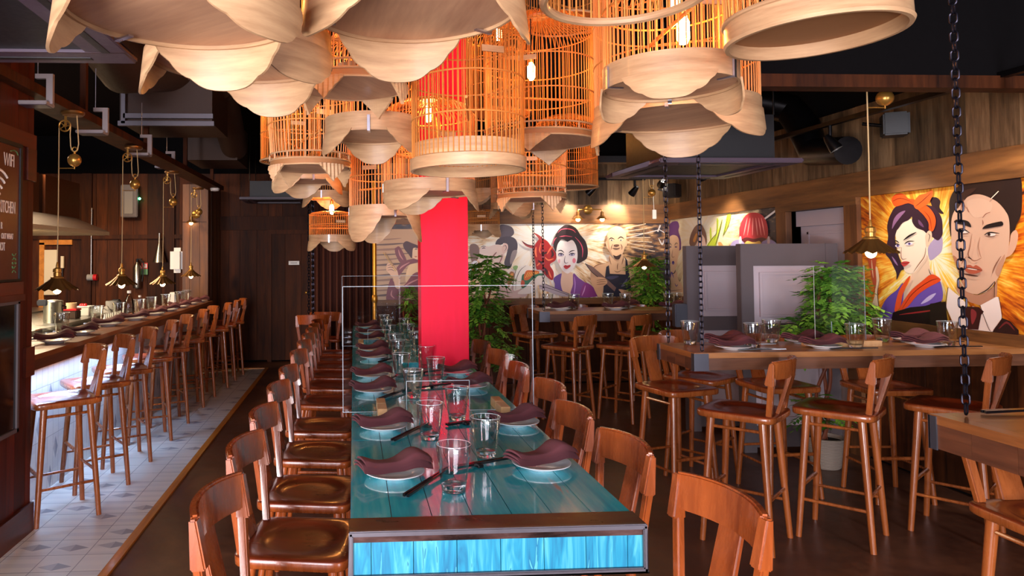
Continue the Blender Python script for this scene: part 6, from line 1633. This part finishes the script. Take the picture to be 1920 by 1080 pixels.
P((42, 42, 60), c4((878, 772), (892, 650), (926, 628), (940, 742), (1150, 752), (1150, 560), (1128, 505), (1172, 562), (1200, 740), (1216, 830), (1232, 985), (1130, 1048), (845, 1048), (860, 860)), False); P((96, 92, 124), c4((1090, 910), (1150, 830), (1172, 810), (1165, 860), (1120, 910))); P((70, 70, 100), c4((890, 790), (1000, 770), (1060, 780), (960, 820)))
P((124, 96, 92), c4((608, 603), (700, 640), (830, 750), (1025, 930), (1002, 980), (860, 850), (700, 722)), False); A.line(K1, c4((608, 603), (700, 722), (860, 850)), 1.2, False)
P((216, 170, 134), c4((688, 802), (800, 785), (880, 808), (905, 860), (862, 902), (760, 948), (700, 885)));
for y in (822, 850, 880): A.line((110, 70, 54), c4((760, y + 8), (830, y), (892, y - 4)), 1.1)
P((216, 170, 134), c4((1060, 950), (1170, 965), (1340, 985), (1335, 1045), (1130, 1045), (1085, 990))); A.line((110, 70, 54), c4((1120, 975), (1200, 1000), (1300, 1000)), 1.1)
A.line((225, 220, 215), c4((1160, 265), (1590, 155)), 1.6, False); A.line((225, 220, 215), c4((1580, 180), (1615, 90)), 2.6); A.line((225, 220, 215), c4((1600, 150), (1720, 220)), 1.4, False); A.line((225, 220, 215), c4((1590, 265), (1640, 350), (1660, 290)), 3)
for k in range(7): A.line((232, 214, 186), c4((1150 + k * 12, 130 + k * 42), (1420 + k * 20, 70 + k * 62)), 1.5)
# diner with chopsticks, left of the pillar
P((198, 156, 116), [(690, 430), (800, 430), (800, 600), (690, 600)], False)
for k in range(15): A.line((96, 66, 52) if k % 2 else (150, 110, 84), [(700, 450 + k * 9.5), (728, 449 + k * 9.4), (752 + (k % 4) * 8, 447 + k * 9.2)], 2.2 + (k % 3))
MR = (122, 52, 60)
P((232, 192, 142), c6((470, 520), (520, 380), (645, 330), (645, 490), (560, 540), (480, 600)))
P(MR, c6((335, 185), (350, 165), (400, 160), (485, 335), (412, 362), (350, 265))); P(MR, c6((348, 440), (400, 370), (500, 318), (645, 300), (645, 345), (500, 388), (400, 505), (365, 495))); P(MR, c6((225, 805), (280, 560), (330, 600), (440, 645), (560, 500), (645, 490), (645, 705), (400, 822), (300, 885)))
for L in (((380, 190), (400, 260), (440, 320)), ((390, 440), (430, 400), (520, 350)), ((440, 660), (540, 600), (630, 560)), ((300, 700), (290, 760), (330, 800))): A.line((200, 130, 124), c6(*L), 2.6)
P((238, 194, 152), c6((528, 205), (560, 158), (645, 190), (645, 305), (575, 302), (540, 260))); P((62, 16, 26), c6((438, 122), (480, 84), (552, 110), (645, 150), (645, 180), (566, 172), (548, 295), (505, 245), (455, 182))); A.line(K1, c6((585, 190), (600, 182), (618, 190)), 1.6); A.line((170, 60, 50), c6((580, 272), (600, 280), (612, 270)), 1.6)
P((226, 178, 140), c6((228, 440), (240, 368), (300, 368), (362, 440), (400, 660), (345, 665), (310, 548), (245, 470)));
for y in (380, 410, 440): A.line((110, 64, 50), c6((240, y + 10), (290, y), (330, y + 20)), 1.2)
A.line((200, 150, 60), c6((190, 225), (345, 460)), 1.4, False); A.line((160, 110, 40), c6((215, 225), (360, 450)), 1.2, False)
mF, mI = inkmat('golden_burst_print', .5, [(.08, C(252, 248, 240)), (.28, C(248, 232, 206)), (.46, C(226, 184, 132)), (.62, C(150, 108, 74)), (.78, C(62, 54, 60)), (1, C(40, 38, 50))], 2.6, 9)
ctr = atY(1010, 452, YB)
mural('long comic style mural of a geisha and a bald chef on the back wall', A, (.26 - ctr.x, XR - .005 - ctr.x, 1.012 - ctr.z, 1.894 - ctr.z), (ctr.x, YB - .012, ctr.z), 0, [mF, mI], None)

# ------------------------------------------------------------------ light
def area(name, loc, rot, sx, sy, w, col, spread=PI):
    l = bpy.data.lights.new(name, 'AREA'); l.shape = 'RECTANGLE'; l.size = sx; l.size_y = sy; l.energy = w; l.color = col; l.spread = spread
    o = bpy.data.objects.new(name, l); COL.objects.link(o); o.location = loc; o.rotation_euler = rot; return o
DAY = (.90, .88, 1.0)
for i, (a, b_) in enumerate((W1, W2)):
    area('window_daylight', ((a + b_) / 2, -3.24, (WZ[0] + WZ[1]) / 2), (R(90), 0, 0), b_ - a - .1, WZ[1] - WZ[0] - .1, (340, 120)[i], DAY)
area('cage_underside_fill', (-2.3, -3.12, .32), (R(90 + 22), 0, R(-14)), 3.6, .5, 66, (1.0, .93, .9), R(120))  # added light aimed upward to brighten the cage undersides, no fixture behind it
area('bar_strip_light', (BX - .05, 5.1, BZ - .055), (0, R(-38), 0), .02, 2.3, 24, (.42, .62, 1.0))
area('hood_strip_light', (-3.6, 6.9, HZ - .03), (0, 0, 0), .5, 2.6, 60, (1, .80, .54))
area('kitchen_ceiling_lamp', (-3.6, 8.0, 2.9), (0, 0, 0), .6, 1.6, 60, (1, .68, .40))
for (x, y, z, tg), w in zip(SPOTS, (20, 56, 30, 42, 42, 56)):
    l = bpy.data.lights.new('spot_beam', 'SPOT'); l.energy = w * .5; l.color = (1, .86, .68); l.spot_size = R(75); l.spot_blend = .7; l.shadow_soft_size = .04
    o = bpy.data.objects.new('spot_beam', l); COL.objects.link(o)
    p = Vector((x, y, z - .1)); d = (Vector(tg) - p).normalized(); o.location = p + d * .09; o.rotation_euler = d.to_track_quat('-Z', 'Y').to_euler()
w = bpy.data.worlds.new('dim_room'); scene.world = w; w.use_nodes = True
bg = w.node_tree.nodes['Background']; bg.inputs[0].default_value = (.6, .42, .32, 1); bg.inputs[1].default_value = .05
scene.view_settings.view_transform = 'Standard'; scene.view_settings.look = 'None'; scene.view_settings.gamma = 1; scene.view_settings.use_curve_mapping = False
scene.view_settings.exposure = 1.15
cy = scene.cycles
cy.max_bounces = 14; cy.diffuse_bounces = 3; cy.glossy_bounces = 4; cy.transmission_bounces = 14; cy.transparent_max_bounces = 12
cy.use_denoising = True; cy.sample_clamp_indirect = 6; cy.caustics_reflective = False; cy.caustics_refractive = True
